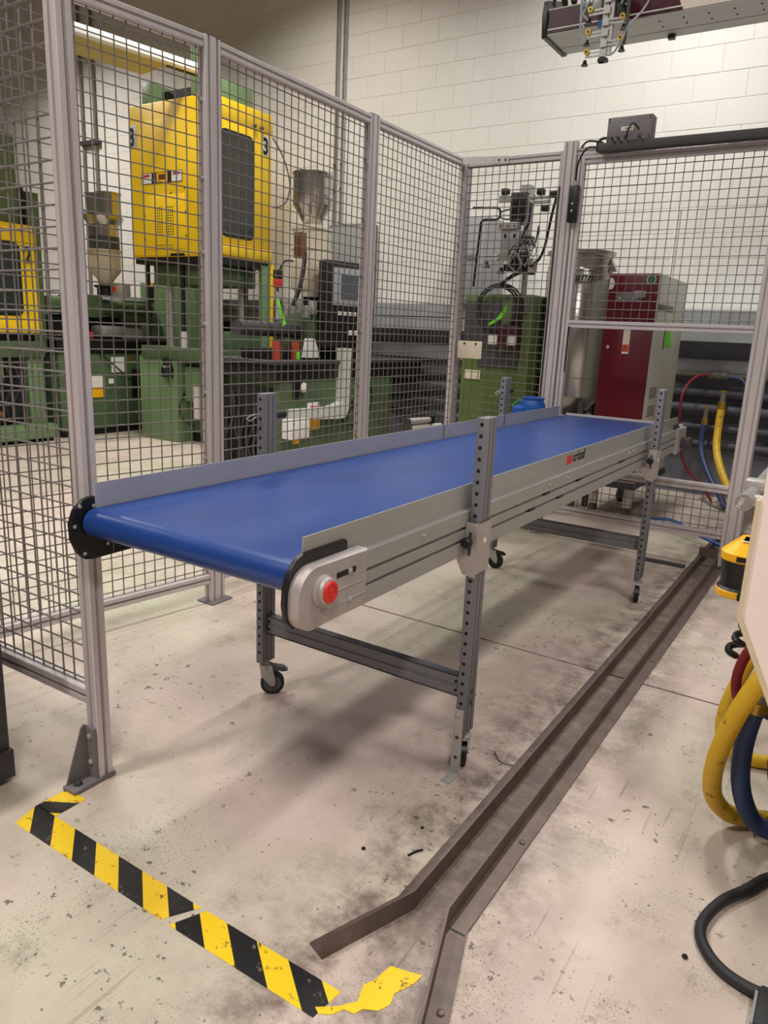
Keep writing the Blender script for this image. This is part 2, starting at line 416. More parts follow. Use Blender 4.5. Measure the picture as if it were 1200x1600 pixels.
# ================================================================== belt conveyor
def conveyor():
    c = thing('belt_conveyor', (-1.23, 2.8, 0), 'long blue belt conveyor on perforated grey legs with casters', 'conveyor')
    xl, xr = -1.578, -.882            # inner faces of the guides
    y0, y1 = 1.126, 4.56              # roller axes
    zt, r = .817, .036
    # belt loop
    pr = []
    for i in range(13):
        a = math.pi / 2 + math.pi * i / 12; pr.append((y0 + r * math.cos(a), zt - r + r * math.sin(a)))
    for i in range(13):
        a = -math.pi / 2 + math.pi * i / 12; pr.append((y1 + r * math.cos(a), zt - r + r * math.sin(a)))
    MB().prism(pr, (xl + .003, 0, 0), Y, Z, X, xr - xl - .006).build('belt', 'belt', c)
    # guides (thin upright plates with a foot)
    MB().box(xl - .003, xl, 1.132, 4.45, zt - .02, .880).build('guide_rail', 'alum_flat', c)
    MB().box(xr, xr + .003, 1.093, 4.45, zt - .03, .880).build('guide_rail', 'frame_alum', c)
    for yy in (2.95, 3.62):
        MB().box(xl, xl + .0008, yy, yy + (.008 if yy > 3 else .012), zt + .004, .879).build('guide_joint', 'darkgrey' if yy > 3 else 'greybox', c)
    # side frames: aluminium profile with two grooves
    def side(s, xo):
        p = [(0, .685), (0, .724), (.009, .724), (.009, .734), (0, .734), (0, .758), (.009, .758), (.009, .768), (0, .768), (0, .808), (.004, .812), (.030, .812), (.030, .685)]
        return MB().prism(p, (xo, 1.15, 0), -X * s, Z, Y, 4.50 - 1.15)
    side(1, -.866).build('side_frame', 'frame_alum', c)
    side(-1, -1.626).build('side_frame', 'frame_alum', c)
    # bolts on the near frame
    m = MB()
    for yy in (1.55, 2.42, 2.60, 3.50, 3.42): m.lathe([(.006, 0), (.006, .003), (.003, .005)], (-.866, yy, .79), 'X', 10)
    tag(m.build('frame_bolts', 'zinc', c), kind='stuff')
    m = MB()
    for yy, zz in ((2.25, .729), (2.38, .763), (2.52, .729), (2.72, .763), (3.3, .763)): m.box(-.872, -.8655, yy, yy + .05, zz - .005, zz + .005)
    tag(m.build('slot_nuts', 'black', c), kind='stuff')
    # drive / take-up end cover, near end
    def dpoly(a, b, zb, zt_, rr, n=10, chamf=.0):
        # rounded front (at a), square back (at b)
        q = []
        for i in range(n + 1):
            t = math.pi / 2 + math.pi / 2 * i / n; q.append((a + rr + rr * math.cos(t), zt_ - rr + rr * math.sin(t)))
        r2 = rr * .75
        for i in range(n + 1):
            t = math.pi + math.pi / 2 * i / n; q.append((a + r2 + r2 * math.cos(t), zb + r2 + r2 * math.sin(t)))
        q += [(b, zb + chamf), (b, zt_)]
        return q
    cov = MB().prism(dpoly(1.040, 1.272, .698, .826, .058), (-.874, 0, 0), Y, Z, X, .030)
    bmesh.ops.bevel(cov.bm, geom=[e for e in cov.bm.edges if all(v.co.x > -.85 for v in e.verts)], offset=.005, segments=2, affect='EDGES', profile=.5)
    cov = cov.build('end_cover', 'cast', c); tag(cov, 'silver end cover with a red round button')
    # raised ribs and slot on the cover
    MB().box(-.845, -.8425, 1.155, 1.268, .7565, .7605, .001).build('rib', 'cast', cov)
    MB().box(-.845, -.8425, 1.108, 1.268, .7265, .7305, .001).build('rib', 'cast', cov)
    MB().box(-.8445, -.8432, 1.160, 1.228, .785, .797).build('slot', 'black', cov)
    MB().lathe([(.007, 0), (.007, .003), (.003, .005)], (-.8435, 1.205, .791), 'X', 12).build('screw', 'zinc', cov)
    MB().lathe([(.007, 0), (.007, .003), (.003, .005)], (-.8435, 1.207, .7285), 'X', 12).build('screw', 'zinc', cov)
    MB().lathe([(.033, -.003), (.033, .004), (.029, .008), (.027, .018), (.024, .020)], (-.8445, 1.112, .7745), 'X', 28).build('button_collar', 'cast', cov)
    b = MB(); b.lathe([(.0225, .016), (.0225, .023), (.0205, .025), (.014, .0252), (.0135, .024), (.010, .024), (.0095, .0255), (.001, .0257)], (-.8445, 1.112, .7745), 'X', 28)
    tag(b.build('button', 'red', cov), 'round red push button')
    # black bumper plate behind the cover
    bl = MB().prism([(1.054, .702), (1.038, .72), (1.031, .755), (1.033, .79), (1.044, .818), (1.064, .840), (1.09, .850), (1.226, .850), (1.234, .843), (1.234, .812), (1.10, .812), (1.075, .78), (1.066, .702)], (-.882, 0, 0), Y, Z, X, .010)
    bl.build('bumper_plate', 'black', c)
    # far side black plate at the near end
    q = [(1.133, .846), (1.118, .8445), (1.10, .840), (1.075, .818), (1.062, .785), (1.064, .745), (1.078, .708), (1.097, .688), (1.12, .684), (1.46, .687), (1.46, .75), (1.133, .75)]
    bp = MB().prism(q, (-1.596, 0, 0), Y, Z, X, .014).build('bumper_plate', 'black', c)
    m = MB()
    for yy, zz in ((1.089, .826), (1.072, .778), (1.096, .703), (1.165, .716), (1.128, .822)): m.lathe([(.005, 0), (.005, .002), (.002, .003)], (-1.582, yy, zz), 'X', 10)
    tag(m.build('plate_screws', 'zinc', bp), kind='stuff')
    MB().box(-1.582, -1.580, 1.18, 1.182, .69, .75).build('plate_seam', 'greybox', bp)
    # end covers at the far end
    MB().prism([(4.40, .672), (4.56, .690), (4.60, .73), (4.60, .815), (4.40, .815)], (-.868, 0, 0), Y, Z, X, .016).build('end_cover', 'cast', c)
    MB().prism([(4.40, .672), (4.56, .690), (4.60, .73), (4.60, .815), (4.40, .815)], (-1.608, 0, 0), Y, Z, X, .016).build('end_cover', 'cast', c)
    MB().box(-.884, -.872, 4.36, 4.47, .815, .84).build('bumper_block', 'darkgrey', c)
    MB().box(-1.585, -.875, 4.600, 4.612, .77, .826).build('end_strip', 'alum', c)
    # maker's mark on the near guide
    MB().box(-.8790, -.8784, 2.612, 2.668, .834, .866).build('logo_square', 'inkred', c)
    text('crizaf', .052, 'logo_lettering', 'inkblack', (-.8786, 2.676, .838), Y, Z, c, off=.0006, sx=1.25)
    # legs
    def leg(x0, y0_, zb, name_lbl=None, side=1):
        w, d, zt_ = .030, .066, 1.067
        pl = [(0, 0), (w, 0), (w, d), (0, d)]
        lg = MB().box(x0, x0 + w, y0_, y0_ + d, zb, zt_, .0025)
        lg = lg.build('leg', 'legsteel', c)
        h = MB(); zz = zt_ - .018
        while zz > zb + .02:
            h.cyl((x0 + w / 2, y0_ - .0006, zz), (x0 + w / 2, y0_ + .004, zz), .0055, 10); zz -= .0315
        tag(h.build('hole_row', 'blackmatte', lg), kind='stuff')
        for k in (.022, .044):
            MB().box(x0 + w if side > 0 else x0 - .0006, x0 + w + .0006 if side > 0 else x0, y0_ + k - .001, y0_ + k + .001, zb + .01, zt_ - .005).build('fold_line', 'darkgrey', lg)
        return lg
    def caster(lg, cx, cy, zb, ang, brake=True, dark=False):
        r_ = .042; tr = .026
        dx, dy = math.cos(ang), math.sin(ang); wx, wy = cx + dx * tr, cy + dy * tr; px_, py_ = -dy, dx
        met = 'zinc'
        k = MB(); k.cyl((cx, cy, zb - .012), (cx, cy, zb + .002), .014, 14); k.cyl((cx, cy, zb - .022), (cx, cy, zb - .010), .021, 16)
        for s in (-1, 1):
            o = Vector((cx, cy, 0)) + Vector((px_, py_, 0)) * (.016 * s - .0012)
            k.prism([(-.018, zb - .012), (.024, zb - .012), (.036, .056), (.034, .034), (.020, .034), (-.014, .072)], o, (dx, dy, 0), Z, (px_, py_, 0), .0024)
        k.build('caster_fork', met, lg)
        wob = MB(); ax = Vector((px_, py_, 0)); wc = Vector((wx, wy, r_))
        wob.cyl(wc - ax * .011, wc + ax * .011, r_, 24)
        wob.build('caster_tyre', 'rubber' if not dark else 'black', lg)
        h = MB(); h.cyl(wc - ax * .0125, wc + ax * .0125, r_ * .74, 20); h.build('caster_hub', 'greyrubber' if not dark else 'black', lg)
        h = MB(); h.cyl(wc - ax * .0195, wc + ax * .0195, .006, 10); h.build('caster_axle', 'zinc', lg)
        if brake:
            u = Vector((dx, dy, 0))
            q = Vector((cx, cy, 0))
            b_ = MB().prism([(.010, zb - .012), (.064, zb - .020), (.080, zb - .034), (.064, zb - .038), (.012, zb - .028)], q - Vector((px_, py_, 0)) * .012, u, Z, (px_, py_, 0), .024)
            b_.build('brake_pedal', 'greyrubber' if not dark else 'black', lg)
    near_y, far_y = 1.80, 3.70
    L1 = leg(-.862, near_y, .125, side=1); L2 = leg(-1.650, near_y, .125, side=1)
    L3 = leg(-.836, far_y, .118, side=1); L4 = leg(-1.650, far_y, .118, side=1)
    caster(L1, -.846, near_y + .036, .125, 2.0, False, True); caster(L2, -1.634, near_y + .03, .125, .72)
    caster(L3, -.82, far_y + .03, .118, -1.35, False, True); caster(L4, -1.634, far_y + .03, .118, .3, True, True)
    # cross bars
    def cross(x0, x1, y, z, h=.064):
        cb = MB().prism([(0, 0), (.004, 0), (.004, h * .42), (.0075, h * .46), (.0075, h * .54), (.004, h * .58), (.004, h), (0, h), (.0, h), (.034, h), (.034, 0)], (x0, y, z), Y, Z, X, x1 - x0)
        cb = cb.build('cross_bar', 'legsteel', c)
        m = MB()
        for xx in (x0 + .010, x1 - .014):
            for zz in (.018, .046): m.cyl((xx, y - .0008, z + zz), (xx, y + .003, z + zz), .004, 8)
        tag(m.build('cross_bar_holes', 'blackmatte', cb), kind='stuff')
    cross(-1.618, -.864, near_y + .018, .238); cross(-1.618, -.838, far_y + .018, .262, .066)
    # height clamps
    def clamp(x0, x1, y, side, z0_=.625, z1_=.780):
        # sheet steel sleeve round the leg with a slot and a black knob
        t = .004; k = MB()
        if side > 0:
            k.prism([(x0 - .002, z1_), (x1 + t, z1_), (x1 + t, z0_), (x0 - .004, z0_ + .004), (x0 - .028, z0_ + .052), (x0 - .026, z0_ + .062), (x0 - .006, z0_ + .064)], (0, y - t - .012, 0), X, Z, Y, t)
            k.box(x1, x1 + t, y - .012, y + .072, z0_ + .008, z1_)
            k.box(x1 - .002, x1 + t + .001, y - .012, y + .07, z1_ - .003, z1_)
        else:
            k.prism([(x1 + .002, z1_), (x0 - t, z1_), (x0 - t, z0_), (x1 + .004, z0_ + .004), (x1 + .028, z0_ + .052), (x1 + .006, z0_ + .064)], (0, y - t - .012, 0), X, Z, Y, t)
            k.box(x0 - t, x0, y - .012, y + .072, z0_ + .008, z1_)
        k = k.build('height_clamp', 'cast', c)
        xm = (x0 + x1) / 2 - .002
        MB().box(xm - .004, xm + .004, y - .0172, y - .0160, z0_ + .062, z1_ - .026).build('slot', 'darkgrey', k)
        kn = MB(); kn.lathe([(.007, 0), (.008, -.010), (.0155, -.012), (.0165, -.018), (.0155, -.026), (.010, -.030)], (xm, y - .017, z1_ - .052), 'Y', 16)
        kn.build('knob', 'black', k)
        if side > 0: MB().lathe([(.008, 0), (.008, .0012), (.005, .0014)], (x1 + t, y + .035, z0_ + .10), 'X', 12).build('hole', 'white', k)
    clamp(-.862, -.832, near_y, 1); clamp(-.836, -.806, far_y, 1)
    clamp(-1.650, -1.620, near_y, -1); clamp(-1.650, -1.620, far_y, -1)
    # floor tab on the near right leg
    ft = MB(); ft.box(-.864, -.834, near_y - .006, near_y - .001, .004, .212); ft.box(-.864, -.834, near_y - .062, near_y - .001, 0, .005)
    ft = ft.build('floor_tab', 'zinc', c)
    MB().lathe([(.010, 0), (.010, -.004), (.006, -.006)], (-.849, near_y - .006, .196), 'Y', 12).build('bolt', 'zinc', ft); MB().lathe([(.007, 0), (.007, .003), (.004, .004)], (-.849, near_y - .035, .005), 'Z', 10).build('bolt', 'zinc', ft)
    m = MB()
    for zz in (.122, .056): m.cyl((-.849, near_y - .0068, zz), (-.849, near_y - .004, zz), .006, 10)
    tag(m.build('tab_holes', 'darkgrey', ft), kind='stuff')
    m = MB()
    for zz in (.26, .225): m.cyl((-.8325, near_y + .035, zz), (-.8312, near_y + .035, zz), .009, 12)
    tag(m.build('leg_side_holes', 'darkgrey', L1), kind='stuff')
    # split pins with rings and lock knobs on the far legs
    for yy in (near_y, far_y):
        pin = MB(); pin.tube([(-1.634, yy - .004, 1.0), (-1.637, yy - .03, 1.0), (-1.652, yy - .036, .992), (-1.664, yy - .030, .985), (-1.658, yy - .022, .978), (-1.645, yy - .022, .986), (-1.64, yy - .01, .992)], .0024, 6)
        pin.build('split_pin', 'zinc', L2 if yy == near_y else L4)
        MB().cyl((-1.634, yy + .064, .995), (-1.634, yy + .115, .995), .014, 14).build('lock_knob', 'rubber', L2 if yy == near_y else L4)
    # motor gearbox under the far end
    MB().box(-.80, -.868, 4.47, 4.56, .70, .76, .01).build('drive_hub', 'darkgrey', c)
    return c
conveyor()

# ================================================================== safety fences
FX = -2.467; FT = 2.385
def mesh_clips(m, x, y, z0, z1, n, d):
    for i in range(n):
        z = z0 + (z1 - z0) * (i + .5) / n
        m.cyl((x, y, z), (x + d[0] * .012, y + d[1] * .012, z), .009, 8)
def foot(parent, x0, x1, y0, y1):
    MB().box(x0 - .03, x1 + .03, y0 - .02, y1 + .02, 0, .008, .002).build('base_plate', 'greybox', parent)
f = thing('safety_fence', (FX, 3.5, 0), 'aluminium framed wire mesh fence running behind the far side of the conveyor', 'fence')
for y in (2.335, 3.51, 4.62):
    p = post(FX, y, .008, FT + .004).build('post', 'alum', f); foot(p, FX, FX + .045, y, y + .09)
    MB().box(FX + .002, FX + .043, y + .002, y + .088, FT + .004, FT + .007).build('post_cap', 'darkgrey', p)
    m = MB(); mesh_clips(m, FX + .022, y, .25, 2.3, 7, (0, -1)); tag(m.build('mesh_screws', 'zinc', p), kind='stuff')
for a, b in ((2.425, 3.51), (3.60, 4.62)):
    rail_y(FX, a, b, FT - .045).build('top_rail', 'alum', f)
    rail_y(FX, a, b, .098).build('bottom_rail', 'alum', f)
    wires((FX + .022, a, 0), Y, b - a, .143, FT - .045).build('mesh_panel', 'wire', f)
# angled bay next to the camera
DA = Vector((-.1513, -.9885, 0)); NA = Vector((.9885, -.1513, 0)); LA = 1.10
o0 = Vector((FX, 2.335, 0))
ab = thing('fence_bay', (FX, 2.3, 0), 'angled wire mesh fence bay left of the conveyor, nearest the yellow press', 'fence')
pr = profile(.045, .045, 1, 1)
MB().prism(pr, o0 + Z * (FT - .045), NA, Z, DA, LA).build('top_rail', 'alum', ab)
MB().prism(pr, o0 + Z * .098, NA, Z, DA, LA).build('bottom_rail', 'alum', ab)
wires(o0 + NA * .022, DA, LA, .143, FT - .045).build('mesh_panel', 'wire', ab)
e = o0 + DA * LA
MB().prism(profile(.09, .045, 2, 1), e + Z * .008, DA, NA, Z, FT - .008).build('post', 'alum', ab)
# return panel at the front
rp = thing('fence_return', (-1.67, 1.17, 0), 'narrow mesh fence return ending in the post beside the hazard tape', 'fence')
p1 = post(-1.690, 1.150, .012, FT, .045, .045, 1, 1).build('post', 'alum', rp)
rail_x(-2.578, -1.690, 1.150, .228).build('bottom_rail', 'alum', rp)
rail_x(-2.578, -1.690, 1.150, FT - .045).build('top_rail', 'alum', rp)
wires((-2.578, 1.172, 0), X, .885, .273, FT - .045, a0=.012).build('mesh_panel', 'wire', rp)
br = MB()
br.box(-1.695, -1.640, 1.065, 1.20, 0, .012, .002)
br.prism([(1.146, .012), (1.146, .165), (1.138, .172), (1.128, .165), (1.072, .012)], (-1.690, 0, 0), Y, Z, X, .005)
br.box(-1.690, -1.648, 1.140, 1.148, .012, .165)
br = br.build('foot_bracket', 'greybox', rp)
for z in (.06, .14): MB().lathe([(.008, 0), (.008, -.004), (.004, -.006)], (-1.668, 1.140, z), 'Y', 10).build('bolt', 'zinc', br)
MB().lathe([(.013, 0), (.013, .004), (.009, .010), (.004, .012)], (-1.668, 1.095, .012), 'Z', 8).build('anchor_bolt', 'darkgrey', br)
# back run with the gate post
GY = 4.64
bf = thing('back_fence', (-2.1, GY, 0), 'short mesh fence bay at the cell corner in front of the green cabinet', 'fence')
rail_x(FX + .045, -1.795, GY, FT - .045).build('top_rail', 'alum', bf)
rail_x(FX + .045, -1.795, GY, .12).build('bottom_rail', 'alum', bf)
wires((FX + .045, GY + .022, 0), X, .63, .165, FT - .045).build('mesh_panel', 'wire', bf)
MB().box(-1.795, -1.780, GY, GY + .045, .12, FT).build('edge_strip', 'alum', bf)
br = MB()
br.prism([(0, 0), (0, .042), (.004, .042), (.004, 0)], (-2.452, 4.548, FT - .045), (.25, -.97, 0), Z, (.965, .26, 0), .33)
br = br.build('corner_brace', 'alum', bf)
m = MB()
for t in (.27, .31): m.cyl(Vector((-2.452, 4.548, FT - .025)) + Vector((.965, .26, 0)) * t, Vector((-2.452, 4.548, FT - .025)) + Vector((.965, .26, 0)) * t + Vector((.25, -.97, 0)) * .008, .007, 8)
tag(m.build('brace_bolts', 'darkgrey', br), kind='stuff')
# gate frame
gt = thing('gate_frame', (-1.1, GY, 0), 'tall aluminium gate frame over the conveyor end with mesh in its upper half', 'gate')
post(-1.772, GY - .02, .008, 2.432, .08, .05, 2, 1).build('post', 'alum', gt)
post(-.580, GY - .02, .008, 2.432, .09, .09, 2, 2).build('post', 'alum', gt)
rail_x(-1.692, -.580, GY, 2.352).build('header', 'alum', gt)
dr = MB().prism(profile(.045, .045, 1, 1), (-1.682, GY - .012, .17), X, Y, Z, 2.345 - .17).build('door_stile', 'alum', gt)
rail_x(-1.637, -.582, GY - .012, 2.300).build('door_rail', 'alum', gt)
rail_x(-1.637, -.582, GY - .012, 1.352).build('middle_rail', 'alum', gt)
rail_x(-1.637, -.582, GY - .012, .445).build('lower_rail', 'alum', gt)
rail_x(-1.637, -.582, GY - .012, .170).build('bottom_rail', 'alum', gt)
wires((-1.637, GY + .012, 0), X, 1.055, 1.397, 2.300).build('mesh_panel', 'wire', gt)
wires((-1.637, GY + .012, 0), X, 1.055, .215, .445).build('mesh_panel', 'wire', gt)
MB().box(-1.779, -1.773, GY - .03, GY - .02, .75, 2.18).build('brush_strip', 'black', gt)
MB().box(-1.634, -1.628, GY - .022, GY - .013, 1.08, 1.36).build('brush_strip', 'black', gt)
MB().box(-.60, -.47, 4.58, 4.76, 0, .012).build('base_plate', 'darkgrey', gt)
MB().box(-.685, -.585, 4.60, 4.606, .06, .115).build('foot_angle', 'railsteel', gt)
# interlock switch
sw = thing('interlock_switch', (-1.66, 4.6, 1.97), 'black safety interlock switch screwed to the gate post', 'switch')
b = MB().box(-1.696, -1.640, 4.575, 4.612, 1.965, 2.175, .006).build('body', 'black', sw)
m = MB()
for z in (2.03, 2.07): m.lathe([(.006, 0), (.006, -.002), (.003, -.003)], (-1.670, 4.575, z), 'Y', 10)
m.build('screw', 'zinc', b)
MB().tube([(-1.668, 4.595, 2.175), (-1.668, 4.59, 2.25), (-1.655, 4.58, 2.31), (-1.61, 4.57, 2.37), (-1.54, 4.58, 2.37)], .006, 8).build('cable', 'black', sw)
MB().cyl((-1.668, 4.595, 2.17), (-1.668, 4.595, 2.20), .010, 10).build('gland', 'zinc', sw)
# cable duct and junction box on top of the gate
du = MB().box(-1.540, -.30, 4.545, 4.617, 2.340, 2.386, .003)
du = tag(du.build('cable_duct', 'darkgrey'), 'dark grey cable duct lying along the top of the gate', 'duct')
jb = thing('junction_box', (-1.360, 4.62, 2.386), 'grey junction box standing on the duct above the gate', 'box')
b = MB().box(-1.495, -1.245, 4.545, 4.635, 2.386, 2.514, .006).build('body', 'greybox', jb)
MB().box(-1.415, -1.345, 4.5435, 4.545, 2.438, 2.460).build('name_plate', 'paper', b)
MB().box(-1.392, -1.350, 4.5428, 4.5435, 2.446, 2.453).build('name_plate_print', 'greybox', b)
m = MB()
for x in (-1.485, -1.258):
    for z in (2.397, 2.408, 2.492, 2.504): m.cyl((x, 4.544, z), (x, 4.547, z), .0045, 8)
tag(m.build('corner_screws', 'black', b), kind='stuff')
m = MB()
for x in (-1.460, -1.425, -1.385, -1.305): m.cyl((x, 4.545, 2.402), (x, 4.52, 2.402), .008, 8)
tag(m.build('cable_glands', 'darkgrey', b), kind='stuff')
MB().tube([(-1.370, 4.525, 2.402), (-1.365, 4.505, 2.425), (-1.340, 4.50, 2.464), (-1.315, 4.51, 2.444), (-1.310, 4.525, 2.434)], .005, 8).build('cable_loop', 'rubber', b)
MB().box(-1.515, -1.495, 4.62, 4.65, 2.415, 2.464).build('side_gland', 'cabwhite', b)
MB().tube([(-1.515, 4.635, 2.430), (-1.545, 4.635, 2.430), (-1.570, 4.635, 2.414), (-1.572, 4.635, 2.384), (-1.570, 4.635, 2.364)], .008, 8).build('cable', 'rubber', jb)
MB().tube([(-1.670, 4.64, 2.394), (-1.630, 4.62, 2.419), (-1.570, 4.62, 2.414), (-1.535, 4.62, 2.404)], .006, 8).build('cable', 'black', jb)

# ================================================================== steel track on the floor
def angle_iron(path, side, h=.05, t=.006, flange=.05):
    """angle iron swept along a floor path: upright leg on the path, flat flange to one side"""
    pts = [Vector(p) for p in path]; m = MB(); prof = [(0, 0), (flange, 0), (flange, t), (t, t), (t, h), (0, h)]
    rings = []
    for i, p in enumerate(pts):
        d0 = (pts[i] - pts[i - 1]).normalized() if i else (pts[1] - pts[0]).normalized()
        d1 = (pts[i + 1] - pts[i]).normalized() if i < len(pts) - 1 else d0
        n0 = Vector((d0.y, -d0.x, 0)) * side; n1 = Vector((d1.y, -d1.x, 0)) * side
        n = (n0 + n1); n = n / n.length; n = n / max(.4, n.dot(n0))
        rings.append([m.bm.verts.new(p + n * a + Z * b) for a, b in prof])
    k = len(prof)
    for A, B in zip(rings, rings[1:]):
        for i in range(k): m.bm.faces.new((A[i], A[(i + 1) % k], B[(i + 1) % k], B[i]))
    m.bm.faces.new(rings[0][::-1]); m.bm.faces.new(rings[-1])
    return m
ra = angle_iron([(-.758, 1.030, 0), (-.672, 1.262, 0), (-.672, 5.6, 0)], -1, .050, .006, .048)
tag(ra.build('floor_rail', 'railsteel'), 'long steel floor rail nearer the conveyor, with a short flared end', 'rail')
rb = thing('floor_rail', (-.58, 3, 0), 'long steel floor rail nearer the hoses, with a flat flange', 'rail')
angle_iron([(-.415, .72, 0), (-.590, 1.262, 0), (-.590, 5.6, 0)], 1, .050, .006, .050).build('angle', 'railsteel', rb)
m = MB()
for x, y in ((-.558, 1.62), (-.492, 1.06), (-.558, 3.0), (-.558, 4.2)): m.lathe([(.008, 0), (.008, .003), (.004, .004)], (x, y, .006), 'Z', 10)
tag(m.build('flange_bolts', 'railsteel', rb), kind='stuff')
MB().box(-.586, -.540, 1.254, 1.258, .0062, .0072).build('weld_seam', 'darkgrey', rb)
tag(MB().box(-.99, -.735, 4.47, 4.53, 0, .010, .002).build('floor_strip', 'darkgrey'), 'dark flat steel strip lying on the floor under the gate', 'strip')

# ================================================================== hazard tape
def tape_run(name, label, a, b, wdt, pitch, slant, first, cut0=0, cut1=0):
    t = thing(name, a, label, 'floor tape'); a, b = Vector(a), Vector(b); d = (b - a); L = d.length; d /= L; n = Vector((-d.y, d.x, 0))
    s = first - 10 * pitch; k = 0
    def clip(poly, lo, hi):
        for lim, sg in ((lo, 1), (hi, -1)):
            out = []
            for i in range(len(poly)):
                p, q = poly[i], poly[(i + 1) % len(poly)]
                ip = (p[0] - lim(p[1])) * sg >= -1e-9; iq = (q[0] - lim(q[1])) * sg >= -1e-9
                if ip: out.append(p)
                if ip != iq:
                    fp = p[0] - lim(p[1]); fq = q[0] - lim(q[1]); tt = fp / (fp - fq)
                    out.append((p[0] + (q[0] - p[0]) * tt, p[1] + (q[1] - p[1]) * tt))
            poly = out
            if len(poly) < 3: return []
        return poly
    while s < L + abs(slant) * 2:
        poly = [(s, 0), (s + pitch, 0), (s + pitch + slant, wdt), (s + slant, wdt)]
        poly = clip(poly, lambda y: cut0 * y, lambda y: L + cut1 * y)
        if poly:
            o = MB().prism(poly, a + Z * .0003, d, n, Z, .0009).build('stripe', ('tapeyellow', 'tapeblack')[k % 2], t)
        k += 1; s += pitch
    return t
tape_run('hazard_tape', 'black and yellow hazard tape strip on the floor, the longer piece at the far left', (-1.665, .908, 0), (-1.112, .908, 0), .076, .0865, -.096, .151, -.3, .62)
tape_run('hazard_tape', 'black and yellow hazard tape strip on the floor, worn piece nearest the yellow scrap', (-1.085, .908, 0), (-.690, .914, 0), .076, .0865, -.096, .109, .5, .15)
tape_run('hazard_tape', 'short stub of hazard tape leading up to the fence post foot', (-1.607, .982, 0), (-1.607, 1.075, 0), .08, .055, -.05, .072, 0, 0)
ys_ = [(-.686, .926), (-.700, .934), (-.664, .962), (-.640, .992), (-.652, 1.030), (-.640, 1.052), (-.632, 1.10), (-.600, 1.108), (-.566, 1.118), (-.572, 1.085), (-.590, 1.050), (-.584, 1.022), (-.596, .998), (-.622, .984), (-.630, .966), (-.652, .962), (-.664, .940)]
sc = MB().prism(ys_, (0, 0, .0004), X, Y, Z, .0012)
tag(sc.build('tape_scrap', 'tapeyellow'), 'torn plain yellow tape scrap beside the flared rail ends', 'floor tape')

# ================================================================== left dark cabinet (only its edge shows)
dk = thing('tool_cabinet', (-2.1, .8, 0), 'dark grey cabinet cut off by the left edge, in front of the mesh return', 'cabinet')
MB().box(-2.40, -1.845, .58, 1.010, .10, .60, .004).build('body', 'darkcab', dk)
MB().box(-2.40, -1.835, .56, 1.015, .015, .10, .003).build('plinth', 'darkcab', dk)
MB().box(-2.42, -1.840, .56, 1.015, .60, .66, .004).build('top', 'darkgrey', dk)
for x, y in ((-1.88, .97), (-1.88, .62), (-2.36, .62), (-2.36, .97)): MB().cyl((x, y, 0), (x, y, .016), .02, 10).build('foot', 'black', dk)

# ================================================================== things along the back wall
ld = thing('wall_ledge', (-4, 6.9, 0), 'long grey sheet metal ledge boxed along the foot of the block wall', 'ledge')
MB().box(-13.5, 2.5, 6.60, 6.955, 1.44, 1.56).build('top_cover', 'wallgrey', ld)
MB().box(-13.5, 2.5, 6.605, 6.955, 1.312, 1.432).build('front_panel', 'wallgrey', ld)
MB().box(-13.5, 2.5, 6.615, 6.955, 1.432, 1.44).build('shadow_gap', 'blackmatte', ld)
MB().box(-13.5, 2.5, 6.90, 6.955, .0, 1.312).build('back_sheet', 'lowerwall', ld)
MB().box(-13.5, 2.5, 6.80, 6.90, 1.03, 1.165).build('kick_panel', 'wallgrey', ld)
m = MB()
for i in range(60): m.box(-6.5 + i * .075, -6.46 + i * .075, 6.895, 6.90, 1.18, 1.30)
tag(m.build('louvres', 'greybox', ld), kind='stuff')
def pipe(x0, x1, y, z, r, m_, label):
    t = thing('wall_pipe', ((x0 + x1) / 2, y, z), label, 'pipe')
    MB().cyl((x0, y, z), (x1, y, z), r, 16).build('pipe', m_, t)
    for x in (x0 + .4, (x0 + x1) / 2 + .63): MB().box(x - .02, x + .02, y, 6.90, z - r * 1.2, z + r * 1.2).build('pipe_clamp', 'darkgrey', t)
pipe(-1.45, 1.8, 6.76, 1.045, .022, 'pipegrey', 'slim bare metal pipe, topmost of the wall pipes right of the red cabinet')
pipe(-4.3, 1.8, 6.80, .885, .042, 'pipeblack', 'second pipe from the top on the lower wall, with the yellow hose valve')
pipe(-4.3, 1.8, 6.78, .755, .046, 'pipeblack', 'third wall pipe from the top, with the blue hose valve')
pipe(-4.3, 1.8, 6.80, .600, .038, 'pipeblack', 'fourth wall pipe from the top, dark and partly hidden by hoses')
pipe(-4.3, 1.8, 6.80, .455, .038, 'pipeblack', 'lowest dark pipe along the foot of the back wall')
def hose(name, label, pts, r, m_, fit=None):
    t = thing(name, pts[0], label, 'hose'); MB().tube(pts, r, 10).build('hose_line', m_, t)
    if fit:
        a = Vector(pts[0])
        MB().cyl(a - Z * .02, a + Z * .035, r * 1.1, 12).build('ferrule', 'brass', t)
        MB().cyl(a + Z * .035, a + Z * .11, r * .75, 10).build('valve_body', 'pipegrey', t)
        MB().cyl(a + Z * .09 - Y * .005, Vector((a.x, fit, a.z + .09)), r * .7, 10).build('nipple', 'pipegrey', t)
        MB().box(a.x - .022, a.x + .022, a.y - .014, a.y + .014, a.z + .115, a.z + .128).build('valve_lever', 'brass', t)
    return t
hose('yellow_hose', 'yellow hose hanging from a brass valve on the back wall pipes', [(-.985, 6.66, .80), (-.985, 6.64, .62), (-.96, 6.56, .45), (-.88, 6.42, .30), (-.78, 6.3, .16), (-.72, 6.25, .035)], .030, 'yellowhose', 6.76)
